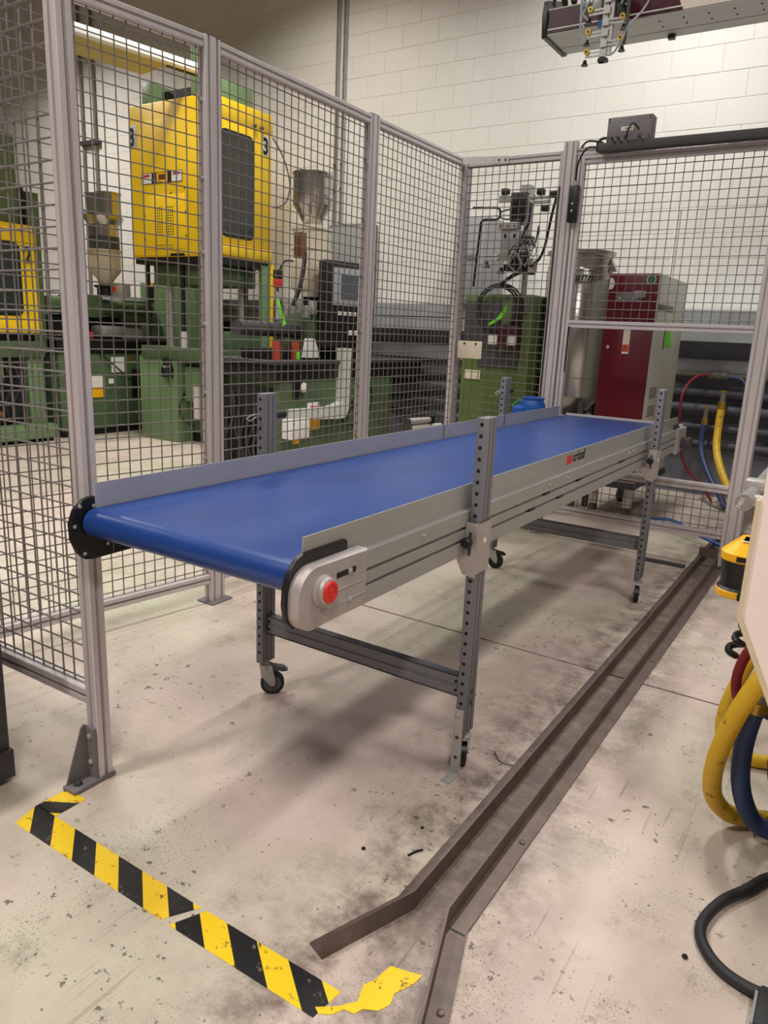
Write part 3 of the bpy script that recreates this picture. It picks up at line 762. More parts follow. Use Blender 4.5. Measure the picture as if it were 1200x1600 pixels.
hose('blue_hose', 'dark blue hose hanging from the lower brass valve on the wall pipes', [(-1.095, 6.64, .66), (-1.095, 6.62, .50), (-1.06, 6.56, .38), (-.97, 6.46, .24), (-.86, 6.36, .12), (-.80, 6.32, .03)], .024, 'bluehose', 6.74)
hose('red_hose', 'thin red air hose looping down behind the conveyor end', [(-1.14, 6.72, 1.045), (-1.22, 6.66, 1.02), (-1.27, 6.5, .90), (-1.26, 6.45, .70), (-1.22, 6.42, .45), (-1.13, 6.4, .28), (-1.0, 6.4, .16), (-.92, 6.45, .03)], .010, 'redhose')
hose('air_hose', 'thin dark blue air hose curving beside the gate post', [(-.98, 6.70, 1.035), (-.86, 6.66, 1.02), (-.80, 6.6, .90), (-.76, 6.5, .70)], .010, 'bluehose')
hose('air_hose', 'thin bright blue air line lying behind the lower gate mesh', [(-1.25, 5.45, .03), (-1.0, 5.3, .09), (-.8, 5.15, .06), (-.58, 5.0, .03)], .011, 'brightblue')
cp = thing('pipe_coupling', (-1.06, 6.76, 1.045), 'threaded metal coupling on the slim top wall pipe', 'coupling')
MB().cyl((-1.12, 6.76, 1.045), (-.98, 6.76, 1.045), .032, 8).build('sleeve', 'pipegrey', cp)
for x in (-1.12, -1.05, -.99): MB().cyl((x - .008, 6.76, 1.045), (x + .008, 6.76, 1.045), .038, 6).build('nut', 'pipegrey', cp)

# conduits and strut on the wall
st = thing('wall_strut', (-5.17, 6.93, 2.6), 'pair of galvanised strut channels running up the block wall above the hopper', 'strut')
for x in (-5.255, -5.165):
    MB().prism([(0, 0), (.041, 0), (.041, .03), (.030, .03), (.030, .008), (.011, .008), (.011, .03), (0, .03)], (x, 6.955, 2.36), X, -Y, Z, 3.4).build('channel', 'zinc', st)
for z in (2.75, 3.0):
    for x in (-5.235, -5.145): MB().lathe([(.014, 0), (.014, -.012), (.008, -.016)], (x, 6.93, z), 'Y', 8).build('strut_nut', 'darkgrey', st)
cn = thing('wall_conduit', (-9.4, 6.9, 1.6), 'pair of thin electrical conduits on the wall left of the yellow press', 'conduit')
for x in (-9.52, -9.26): MB().cyl((x, 6.92, 1.6), (x, 6.92, 5.9), .018, 10).build('conduit', 'pipegrey', cn)
MB().box(-9.56, -9.18, 6.88, 6.955, 3.55, 3.60).build('conduit_strap', 'darkgrey', cn)
gc = thing('wall_cabinet', (-4.9, 6.7, 1.56), 'plain grey electrical cabinet on the wall behind the control panel', 'cabinet')
MB().box(-5.19, -4.66, 6.80, 6.955, 1.56, 2.37, .006).build('body', 'greybox', gc); MB().box(-5.17, -4.68, 6.788, 6.80, 1.60, 2.34, .004).build('door', 'wallgrey', gc)
gc = thing('wall_cabinet', (-3.3, 6.7, 1.56), 'slim pale grey wall cabinet behind the green cabinet, blue bottle beside it', 'cabinet')
MB().box(-3.52, -3.16, 6.55, 6.955, 1.56, 2.34, .006).build('body', 'wallgrey', gc); MB().box(-3.49, -3.19, 6.54, 6.55, 1.60, 2.31, .004).build('door', 'wallgrey', gc)
MB().box(-3.36, -3.26, 6.53, 6.54, 1.97, 2.01).build('latch', 'greybox', gc)
b1 = thing('spray_bottle', (-3.33, 6.50, 1.56), 'blue spray can standing on the wall ledge', 'bottle')
MB().lathe([(.04, 0), (.04, .22), (.03, .25), (.02, .26)], (-3.34, 6.62, 1.56), seg=14).build('can', 'brightblue', b1); MB().lathe([(.018, .26), (.018, .30), (.012, .305)], (-3.34, 6.62, 1.56), seg=12).build('cap', 'white', b1)
b2 = thing('spray_bottle', (-3.22, 6.50, 1.56), 'black bottle standing on the wall ledge next to the blue can', 'bottle')
MB().lathe([(.045, 0), (.045, .25), (.03, .29), (.02, .30)], (-3.22, 6.62, 1.56), seg=14).build('body', 'black', b2); MB().lathe([(.02, .30), (.02, .33)], (-3.22, 6.62, 1.56), seg=12).build('cap', 'black', b2)

# ================================================================== yellow and green press number 3
def window_face(x, y0, y1, z0, z1, r, n=5):
    q = []
    for cy, cz, a0 in ((y1 - r, z1 - r, 0), (y0 + r, z1 - r, 90), (y0 + r, z0 + r, 180), (y1 - r, z0 + r, 270)):
        for i in range(n + 1):
            a = math.radians(a0 + 90 * i / n); q.append((cy + r * math.cos(a), cz + r * math.sin(a)))
    return MB().prism(q, (x, 0, 0), Y, Z, X, .004)
def press3():
    t = thing('vertical_press', (-6.2, 5.9, 0), 'tall vertical moulding press with a yellow guard marked 3 on green base', 'press')
    g = MB().box(-6.82, -5.63, 5.50, 6.36, 1.925, 3.39, .012).build('guard', 'yellow', t)
    # proud panels on the guard
    MB().box(-6.80, -5.66, 5.492, 5.50, 1.94, 3.222, .003).build('side_panel', 'yellow', g)
    MB().box(-6.585, -6.0, 5.486, 5.492, 2.0, 2.52, .002).build('access_panel', 'yellow', g)
    MB().box(-5.630, -5.612, 5.52, 6.35, 3.20, 3.37, .006).build('upper_rail', 'yellow', g)
    MB().box(-5.630, -5.605, 5.52, 6.35, 1.95, 2.06, .006).build('lower_rail', 'yellow', g)
    d = MB().box(-5.630, -5.618, 5.53, 6.34, 2.07, 3.19, .004).build('door', 'yellow', g)
    w_ = window_face(-5.618, 5.60, 6.075, 2.125, 3.115, .07).build('window_seal', 'black', g)
    window_face(-5.6145, 5.62, 6.055, 2.145, 3.095, .06).build('window_pane', 'glassdark', g)
    for y in (6.07, 6.175): MB().lathe([(.018, 0), (.018, .02), (.010, .03)], (-5.612, y, 3.225), 'X', 10).build('guard_knob', 'darkgrey', g)
    m = MB()
    for i in range(9):
        for j in range(11):
            if i == 4: continue
            m.cyl((-6.43 + i * .032, 5.4855, 2.40 - j * .026), (-6.43 + i * .032, 5.4875, 2.40 - j * .026), .009, 6)
    for i in range(8):
        for j in range(2): m.cyl((-6.44 + i * .035, 5.4855, 2.035 - j * .028), (-6.44 + i * .035, 5.4875, 2.035 - j * .028), .009, 6)
    tag(m.build('vent_holes', 'blackmatte', g), kind='stuff')
    m = MB()
    for x, z in ((-6.60, 2.56), (-6.44, 2.545), (-6.20, 2.53), (-6.0, 2.57), (-6.60, 2.33), (-5.99, 2.35), (-6.60, 2.10), (-5.99, 2.12)): m.cyl((x, 5.489, z), (x, 5.493, z), .011, 8)
    tag(m.build('panel_screws', 'darkgrey', g), kind='stuff')
    MB().box(-6.63, -6.03, 5.488, 5.492, 2.632, 2.738).build('sticker_backing', 'inkblack', g)
    for x0, x1, mm in ((-6.622, -6.475, 'white'), (-6.40, -6.24, 'yellow_sick'), (-6.18, -6.035, 'white')):
        s_ = MB().box(x0, x1, 5.4868, 5.488, 2.638, 2.732).build('warning_sticker', mm, g)
    for x0 in (-6.60, -6.16): MB().box(x0, x0 + .10, 5.486, 5.4868, 2.70, 2.722).build('sticker_stripe', 'inkred', g)
    MB().box(-6.37, -6.27, 5.486, 5.4868, 2.665, 2.715).build('sticker_print', 'amber', g)
    MB().box(-6.808, -6.685, 5.4885, 5.492, 2.99, 3.205, .001).build('number_plate', 'cabwhite', g)
    text('3', .235, 'number_three', 'inkblack', (-6.808, 5.488, 3.015), X, Z, g, off=.008, sx=.78)
    MB().box(-5.618, -5.6165, 6.205, 6.325, 2.99, 3.17).build('number_plate', 'cabwhite', g)
    text('3', .215, 'number_three', 'inkblack', (-5.6160, 6.205, 3.0), Y, Z, g, off=.007, sx=.8)
    MB().box(-6.80, -5.64, 5.52, 6.34, 1.86, 1.925).build('guard_sill', 'black', t)
    MB().box(-6.22, -6.02, 5.485, 5.50, 1.93, 1.955).build('pull_handle', 'black', g)
    # crown on top
    MB().box(-6.84, -6.70, 5.70, 6.2, 3.39, 3.66, .008).build('crown_bracket', 'green', t)
    MB().box(-6.70, -5.92, 5.85, 6.2, 3.39, 3.60).build('crown_motor', 'black', t)
    MB().box(-5.98, -5.74, 5.72, 6.19, 3.39, 3.60, .008).build('crown_box', 'green', t)
    MB().cyl((-6.13, 5.80, 3.39), (-6.13, 5.80, 3.95), .06, 14).build('crown_column', 'green', t)
    MB().tube([(-5.62, 6.36, 3.18), (-5.55, 6.45, 3.0), (-5.50, 6.5, 2.75), (-5.52, 6.45, 2.55), (-5.62, 6.37, 2.50)], .008, 8).build('air_line', 'greyrubber', t)
    # upper head, tie bars
    MB().box(-6.64, -5.75, 5.62, 6.25, 1.66, 1.86, .01).build('head_plate', 'green_shaded', t)
    for x, y in ((-6.51, 5.72), (-5.90, 5.72), (-6.51, 6.2), (-5.90, 6.2)): MB().cyl((x, y, .95), (x, y, 1.86), .045, 16).build('tie_bar', 'zinc', t)
    for x, y in ((-6.73, 5.62), (-6.17, 5.60), (-5.75, 6.1)): MB().cyl((x, y, .98), (x, y, 1.90), .022, 10).build('guide_rod', 'black', t)
    for y in (5.80,): MB().cyl((-6.12, 5.56, .98), (-6.12, 5.56, 1.18), .035, 12).build('rod_collar', 'alum', t)
    MB().cyl((-5.72, 5.95, 1.0), (-5.72, 5.95, 1.24), .035, 12).build('rod_collar', 'alum', t)
    MB().box(-6.10, -5.64, 5.75, 6.3, 1.015, 1.20, .008).build('lower_platen', 'green_shaded', t)
    # table and base
    MB().box(-6.74, -5.64, 5.50, 6.36, .885, 1.015, .008).build('table', 'green_shaded', t)
    MB().box(-6.80, -6.20, 5.52, 6.20, 0, .90, .010).build('base_column', 'green', t)
    MB().box(-6.20, -5.66, 5.70, 6.30, .10, .89, .008).build('base_box', 'green_shaded', t)
    MB().box(-6.18, -5.68, 5.72, 6.28, 0, .10).build('base_foot', 'black', t)
    MB().box(-6.17, -5.95, 5.60, 5.70, .45, .82, .008).build('service_box', 'green', t)
    MB().cyl((-5.98, 5.60, .28), (-5.98, 5.60, .62), .045, 14).build('accumulator', 'alum', t)
    MB().lathe([(.07, 0), (.07, .10), (.05, .12), (.05, .2)], (-6.32, 5.50, .70), 'Z', 14).build('pump', 'black', t)
    MB().tube([(-6.18, 5.62, .55), (-6.20, 5.55, .40), (-6.15, 5.55, .25), (-6.0, 5.56, .20)], .012, 8).build('hydraulic_hose', 'black', t)
    # right hand upright and its yellow edge strip
    MB().box(-5.68, -5.622, 6.22, 6.345, .0, 1.90, .006).build('upright', 'green', t)
    MB().box(-5.64, -5.612, 6.345, 6.385, .875, 1.93, .003).build('edge_strip', 'yellow', t)
    # control cabinet behind
    k = MB().box(-7.70, -6.60, 6.30, 6.58, .0, 1.725, .008).build('switch_cabinet', 'green', t)
    MB().box(-7.59, -7.46, 6.288, 6.30, 1.50, 1.67, .003).build('breaker', 'black', k); MB().box(-7.60, -7.45, 6.287, 6.30, 1.675, 1.72).build('breaker_label', 'yellow', k)
    return t
press3()

# ================================================================== injection unit next to press 3
def unit():
    t = thing('injection_unit', (-4.25, 5.3, 0), 'low green injection unit with black table top beside the yellow press', 'machine')
    b = MB().box(-4.60, -3.90, 4.52, 6.15, .06, .87, .01).build('base', 'green_shaded', t)
    MB().box(-4.56, -3.94, 4.56, 6.1, 0, .06).build('plinth', 'black', t)
    MB().box(-4.60, -3.97, 4.47, 4.52, .05, .80).build('hose_bay', 'blackmatte', t)
    MB().box(-4.60, -4.48, 4.44, 4.52, .30, .86, .005).build('bay_cover', 'green_shaded', t)
    for i in range(7):
        x = -4.42 + i * .065; z = random.uniform(.55, .78)
        MB().tube([(x, 4.47, z), (x + random.uniform(-.05, .05), 4.43, z - .2), (x + random.uniform(-.09, .09), 4.44, z - .4), (x + random.uniform(-.05, .05), 4.46, .08)], .014, 7).build('hydraulic_hose', 'rubber', t)
    MB().box(-4.62, -3.88, 4.46, 6.70, .87, .985, .006).build('table_skirt', 'black', t)
    MB().box(-4.64, -3.86, 4.44, 6.72, .985, 1.015, .004).build('table_top', 'darkgrey', t)
    MB().box(-3.90, -3.892, 5.37, 5.42, .80, .84).build('gauge_plate', 'paper', b)
    g = MB().lathe([(.04, 0), (.04, .02), (.034, .022)], (-3.90, 4.80, .80), 'X', 16).build('pressure_gauge', 'white', t)
    MB().box(-3.90, -3.885, 4.68, 4.78, .72, .90).build('terminal_box', 'black', t)
    MB().lathe([(.06, 0), (.06, .03), (.04, .05)], (-3.90, 5.43, .62), 'X', 16).build('filter_cap', 'black', t)
    # cable trunking arm for the panel
    MB().prism([(4.60, .56), (4.60, .635), (5.10, .625), (5.26, .66), (5.26, 1.02), (5.24, 1.12), (5.36, 1.12), (5.35, 1.02), (5.345, .60), (5.30, .53), (5.22, .52)], (-3.90, 0, 0), Y, Z, X, .09).build('trunking_arm', 'cabwhite', t)
    MB().box(-3.895, -3.79, 4.54, 4.77, .40, .56, .006).build('trunking_box', 'white', t)
    for z in (.43, .53): MB().lathe([(.008, 0), (.008, .003), (.004, .004)], (-3.79, 4.565, z), 'X', 8).build('screw', 'darkgrey', t)
    MB().box(-3.898, -3.893, 4.865, 5.02, .60, .67).build('warning_label', 'white', b); MB().box(-3.893, -3.892, 4.90, 4.99, .62, .64).build('label_stripe', 'inkred', b)
    MB().box(-3.90, -3.893, 4.86, 5.035, .44, .53).build('warning_label', 'yellow_sick', b); MB().box(-3.90, -3.893, 4.68, 4.76, .34, .42).build('warning_label', 'yellow_sick', b)
    MB().tube([(-3.89, 5.30, .52), (-3.87, 5.42, .45), (-3.88, 5.6, .42)], .012, 7).build('cable', 'black', t)
    MB().tube([(-3.89, 5.75, .86), (-3.86, 5.78, .65), (-3.87, 5.70, .50), (-3.89, 5.6, .44)], .010, 7).build('cable', 'black', t)
    # barrel and carriage on the table
    MB().box(-4.40, -4.10, 4.60, 5.9, 1.015, 1.10, .01).build('carriage', 'blackmatte', t)
    MB().cyl((-4.25, 4.4, 1.26), (-4.25, 5.6, 1.24), .06, 18).build('barrel', 'darkgrey', t)
    MB().box(-4.42, -4.08, 5.15, 5.75, 1.10, 1.42, .02).build('gear_case', 'green_shaded', t)
    MB().lathe([(.12, 0), (.12, .08), (.09, .11), (.09, .12)], (-4.25, 5.35, 1.42), 'Z', 20).build('feed_throat', 'black', t)
    MB().prism([(0, 0), (.20, 0), (.12, .16), (.04, .16)], (-4.08, 5.0, 1.03), Y, Z, X, .05).build('guard_plate', 'white', t)
    for y in (4.62, 4.86): MB().cyl((-4.03, y, 1.015), (-4.03, y, 1.16), .034, 14).build('lubricant_bottle', 'orange', t)
    MB().box(-3.998, -3.992, 4.835, 4.875, 1.02, 1.08).build('bottle_tag', 'neon', t)
    MB().box(-4.16, -4.10, 4.72, 4.78, 1.58, 1.65, .008).build('beacon', 'inkred', t); MB().box(-4.16, -4.10, 4.72, 4.78, 1.65, 1.72, .008).build('beacon_top', 'black', t)
    MB().cyl((-4.13, 4.75, 1.33), (-4.13, 4.75, 1.55), .02, 8).build('beacon_stem', 'zinc', t)
    m = MB()
    for i in range(5): m.box(-4.2 + .02 * i, -4.14 + .02 * i, 4.85 + i * .07, 4.90 + i * .07, 1.36 + .03 * (i % 3), 1.46 + .04 * (i % 3), .004)
    m.build('valve_block', 'zinc', t)
    MB().tube([(-4.10, 4.9, 1.45), (-4.06, 4.95, 1.62), (-4.06, 5.0, 1.85), (-4.10, 5.02, 1.95)], .018, 8).build('cable', 'black', t)
    MB().tube([(-4.16, 4.86, 1.4), (-4.18, 4.80, 1.6), (-4.14, 4.82, 1.78), (-4.10, 4.90, 1.80)], .008, 8).build('cable', 'black', t)
    MB().box(-4.12, -4.05, 4.93, 5.01, 1.83, 2.03, .004).build('level_sensor', 'amber', t)
    tg = MB().prism([(0, 0), (.035, -.02), (.115, -.19), (.075, -.21)], (-3.97, 4.55, 1.49), Y, Z, X, .003).build('hang_tag', 'neon', t)
    return t
unit()
# hoppers
def hopper(x, y, z):
    h = thing('material_hopper', (x, y, z), 'polished hopper with cone bottom above the injection unit, left of the fence post', 'hopper')
    MB().lathe([(.165, 0), (.175, .02), (.175, .30), (.17, .32), (.18, .33), (.18, .345), (.165, .345)], (x, y, z), seg=24).build('lower_can', 'clearplastic', h)
    MB().lathe([(.145, .0), (.145, .05), (.16, .06)], (x, y, z - .06), seg=24).build('throat', 'clearplastic', h)
    MB().lathe([(.165, 0), (.165, .14), (.178, .15), (.178, .165), (.12, .17), (.07, .20)], (x, y, z + .345), seg=24).build('upper_can', 'clearplastic', h)
    MB().lathe([(.07, 0), (.165, .155), (.168, .16), (.168, .40), (.178, .402), (.178, .415), (.0, .43)], (x, y, z + .54), seg=28).build('cone', 'stainless', h)
    for dz in (.20, .38): MB().box(x + .15, x + .20, y - .03, y + .03, z + .54 + dz, z + .575 + dz, .004).build('clamp', 'zinc', h)
    return h
hopper(-4.27, 5.35, 1.60)
cpn = thing('operator_console', (-3.95, 5.3, 1.1), 'black control panel with a grey touch screen and row of buttons', 'control panel')
def rp_(dx, dy): # rotate about panel centre
    a = math.radians(-14); return (-3.93 + dx * math.cos(a) - dy * math.sin(a), 5.30 + dx * math.sin(a) + dy * math.cos(a))
def pbox(x0, x1, y0, y1, z0, z1, bev=0): return MB().box(-3.93 + x0, -3.93 + x1, 5.30 + y0, 5.30 + y1, z0, z1, bev, rot=((-3.93, 5.30, 0), math.radians(-14), 'Z'))
pbox(-.10, .0, -.14, .42, 1.12, 1.84, .008).build('housing', 'black', cpn)
sc_ = pbox(0, .012, -.06, .40, 1.475, 1.785, .004).build('screen_bezel', 'wallgrey', cpn)
pbox(.012, .015, .02, .36, 1.53, 1.735).build('screen', 'screen', sc_)
for i in range(7): pbox(0, .012, -.0 + i * .055, .035 + i * .055, 1.395, 1.425, .002).build('key', 'white', cpn)
for yy in (.12, .19): pbox(0, .015, yy, yy + .04, 1.23, 1.27, .004).build('push_button', 'white', cpn)
k = rp_(.012, .32); MB().lathe([(.045, 0), (.045, .01), (.03, .012)], (k[0], k[1], 1.25), 'X', 18).build('emergency_stop_ring', 'yellow_sick', cpn)
MB().lathe([(.022, .01), (.026, .03), (.02, .04)], (k[0], k[1], 1.25), 'X', 16).build('emergency_stop', 'red', cpn)

# ================================================================== left press (number hidden) with its injection base
def press2():
    t = thing('vertical_press', (-7.6, 4.2, 0), 'second yellow and green press at the left edge, behind the mesh', 'press')
    g = MB().box(-8.3, -7.22, 3.70, 4.65, 1.10, 2.14, .012).build('guard', 'yellow', t)
    MB().box(-7.22, -7.205, 3.72, 4.64, 1.97, 2.12, .006).build('upper_rail', 'yellow', g); MB().box(-7.22, -7.20, 3.72, 4.64, 1.11, 1.22, .006).build('lower_rail', 'yellow', g)
    window_face(-7.22, 3.85, 4.465, 1.265, 1.965, .07).build('window_seal', 'black', g)
    window_face(-7.216, 3.87, 4.445, 1.285, 1.945, .06).build('window_pane', 'glassdark', g)
    text('2', .20, 'number_two', 'inkblack', (-7.204, 4.50, 1.79), Y, Z, g, off=.004, sx=.8)
    MB().box(-8.2, -7.3, 3.74, 4.62, 1.02, 1.10).build('guard_sill', 'black', t)
    MB().box(-8.1, -7.25, 3.75, 4.50, 2.14, 2.95, .01).build('crown', 'green_shaded', t)
    MB().box(-8.0, -7.30, 4.50, 4.60, 2.14, 2.5, .01).build('crown_motor', 'black', t)
    MB().box(-7.42, -7.25, 4.60, 4.72, .90, 2.46, .008).build('upright', 'green_shaded', t)
    MB().box(-7.40, -7.28, 4.56, 4.62, 2.30, 2.46).build('bracket', 'black', t)
    MB().box(-8.2, -7.2, 3.74, 4.66, .86, 1.02, .008).build('table', 'green_shaded', t)
    MB().box(-8.2, -7.24, 4.48, 4.66, .04, .86, .008).build('base_column', 'green', t)
    MB().box(-8.2, -7.28, 3.8, 4.48, .20, .86).build('hose_bay', 'blackmatte', t)
    MB().box(-7.28, -7.24, 3.74, 4.22, .62, .86, .005).build('bay_cover', 'green', t)
    MB().box(-8.2, -7.1, 3.74, 4.68, .04, .18, .008).build('base_frame', 'green', t)
    for y in (3.8, 4.2, 4.6): MB().box(-7.25, -7.15, y, y + .06, 0, .04).build('foot', 'black', t)
    for i in range(6):
        y = 3.88 + i * .09; MB().tube([(-7.27, y, .80), (-7.22, y + .04, .6), (-7.24, y - .03, .4), (-7.26, y + .02, .22)], .014, 7).build('hydraulic_hose', 'rubber', t)
    MB().cyl((-7.20, 3.95, .30), (-7.20, 4.15, .30), .04, 10).build('filter', 'amber', t)
    # injection base behind it
    b = MB().box(-7.9, -7.20, 4.80, 6.20, .07, .905, .01).build('injection_base', 'green_shaded', t)
    MB().box(-7.86, -7.24, 4.84, 6.16, 0, .07).build('plinth', 'black', t)
    MB().box(-7.92, -7.18, 4.78, 6.26, .905, 1.03, .006).build('table_skirt', 'black', t)
    MB().box(-7.94, -7.16, 4.76, 6.28, 1.03, 1.055, .004).build('table_top', 'darkgrey', t)
    MB().box(-7.20, -7.194, 5.165, 5.35, .535, .655).build('label', 'white', b); MB().box(-7.20, -7.194, 5.165, 5.35, .42, .535).build('warning_label', 'yellow_sick', b)
    MB().box(-7.20, -7.194, 5.455, 5.63, .69, .86).build('notice', 'white', b); MB().box(-7.20, -7.194, 5.412, 5.475, .565, .62).build('label', 'white', b)
    MB().lathe([(.035, 0), (.035, .008), (.02, .01)], (-7.20, 5.735, .845), 'X', 12).build('badge', 'brass', b)
    MB().box(-7.20, -7.17, 5.72, 5.85, .40, .72, .01).build('filter', 'black', b)
    MB().tube([(-7.18, 5.30, .9), (-7.17, 5.5, .75), (-7.17, 5.75, .55), (-7.18, 5.9, .45)], .008, 7).build('cable', 'black', b)
    # clamp carriage on top
    MB().box(-7.85, -7.55, 5.0, 5.9, 1.055, 1.30, .01).build('carriage', 'blackmatte', t)
    MB().cyl((-7.50, 4.9, 1.40), (-7.50, 6.26, 1.40), .09, 16).build('barrel', 'green_shaded', t)
    MB().box(-7.80, -7.45, 5.85, 6.2, 1.25, 1.50, .02).build('gear_case', 'green_shaded', t)
    MB().box(-7.75, -7.35, 5.2, 5.5, 1.28, 1.52, .02).build('feed_block', 'green_shaded', t)
    MB().box(-7.50, -7.3, 5.42, 5.75, 1.08, 1.20, .02).build('oil_pan', 'zinc', t)
    MB().box(-7.30, -7.22, 5.12, 5.26, 1.06, 1.13, .01).build('coupling', 'inkred', t)
    return t
press2()
hx, hy = -7.42, 5.60
h2 = thing('material_hopper', (hx, hy, 1.55), 'slender hopper with twin steel canisters on the left press table', 'hopper')
MB().lathe([(.10, 0), (.10, .09), (.13, .10), (.13, .12)], (hx, hy, 1.52), seg=20).build('slide_base', 'black', h2)
MB().lathe([(.07, 0), (.09, .06), (.165, .15), (.17, .18), (.17, .36), (.19, .365), (.19, .38)], (hx, hy, 1.64), seg=24).build('lower_can', 'clearplastic', h2)
MB().lathe([(.165, 0), (.165, .14)], (hx, hy, 2.02), seg=24).build('middle_band', 'darkgrey', h2)
MB().lathe([(.165, 0), (.165, .12), (.21, .18), (.215, .21)], (hx, hy, 2.16), seg=24).build('upper_can', 'stainless', h2)
for dx in (-.09, .11): MB().lathe([(.115, 0), (.12, .22), (.135, .225), (.135, .24), (.0, .25)], (hx + dx, hy, 2.37), seg=24).build('canister', 'stainless', h2)
MB().box(hx - .30, hx - .18, hy - .06, hy + .06, 2.36, 2.46, .008).build('blower', 'wallgrey', h2)
MB().box(hx + .16, hx + .36, hy - .05, hy + .05, 1.52, 1.66, .01).build('loader_motor', 'zinc', h2); MB().cyl((hx + .20, hy - .05, 1.60), (hx + .20, hy - .062, 1.60), .03, 12).build('loader_cap', 'red', h2)

# overhead beam at the upper left
bm_ = thing('overhead_beam', (-5.846, 5.55, 3.6), 'white overhead gantry beam with a tan underside above the yellow press', 'beam')
MB().box(-5.93, -5.846, 4.34, 5.75, 3.60, 3.675, .006).build('side_face', 'beamwhite', bm_)
MB().box(-6.40, -5.93, 4.42, 5.28, 3.60, 3.65, .006).build('underside_tray', 'beamtan', bm_)
MB().box(-5.98, -5.93, 5.28, 5.75, 3.595, 3.62).build('slide_rail', 'black', bm_)
bm_.rotation_euler = (0, 0, math.radians(-10))

# ================================================================== green cabinet, cable coil and robot tool behind the fence corner
cb = thing('control_cabinet', (-2.38, 5.4, 0), 'olive green cabinet with dark panels standing behind the fence corner', 'cabinet')
b = MB().box(-2.66, -2.115, 5.20, 5.75, 0, 1.58, .012).build('body', 'olive', cb)
MB().box(-2.65, -2.36, 5.188, 5.20, 1.16, 1.53, .004).build('dark_panel', 'darkgrey', b); MB().box(-2.27, -2.19, 5.185, 5.20, 1.10, 1.53, .004).build('cable_channel', 'darkgrey', b)
MB().box(-2.52, -2.20, 5.186, 5.20, 1.05, 1.16, .004).build('dark_panel', 'darkgrey', b)
MB().box(-2.185, -2.14, 5.188, 5.20, 1.45, 1.55, .004).build('pale_plate', 'greybox', b)
MB().box(-2.625, -2.49, 5.19, 5.20, .95, 1.02, .001).build('label', 'paper', b)
MB().box(-2.34, -2.18, 5.10, 5.20, 1.20, 1.36, .012).build('plug_box', 'maroondark', b)
for x in (-2.40, -2.25): MB().box(x, x + .07, 5.095, 5.10, 1.22, 1.29).build('data_sticker', 'white', b)
nt_ = tag(MB().box(-2.395, -2.215, 4.612, 4.616, 1.125, 1.24, .001).build('notice_card', 'paper'), 'cream paper notice pinned to the mesh in front of the green cabinet', 'notice')
for x in (-2.345, -2.26):
    m = MB().lathe([(.008, 0), (.008, -.003), (.004, -.004)], (x, 4.612, 1.222), 'Y', 10); o = m.build('pin', 'darkgrey', nt_)
coil = thing('cable_coil', (-2.36, 5.14, 1.6), 'black cable coiled over the top of the green cabinet', 'cable')
for k in range(3):
    r_ = .150 + .012 * k
    MB().tube([(-2.36 + r_ * math.cos(a) * (1 + .04 * k), 5.13 + .015 * k, 1.475 + r_ * math.sin(a)) for a in [math.radians(i * 24 + 10 * k) for i in range(16)]], .008, 8, 4).build('loop', 'rubber', coil)
MB().tube([(-2.36, 5.13, 1.63), (-2.25, 5.12, 1.70), (-2.14, 5.10, 1.735)], .008, 8).build('lead', 'rubber', coil)
gp = MB().prism([(0, 0), (.10, .06), (.13, .11), (.13, .15), (.06, .06), (0, .02)], (-2.40, 5.09, 1.35), X, Z, Y, .003)
tag(gp.build('green_tag', 'neon'), 'bright green tag hanging on the cable coil', 'tag')

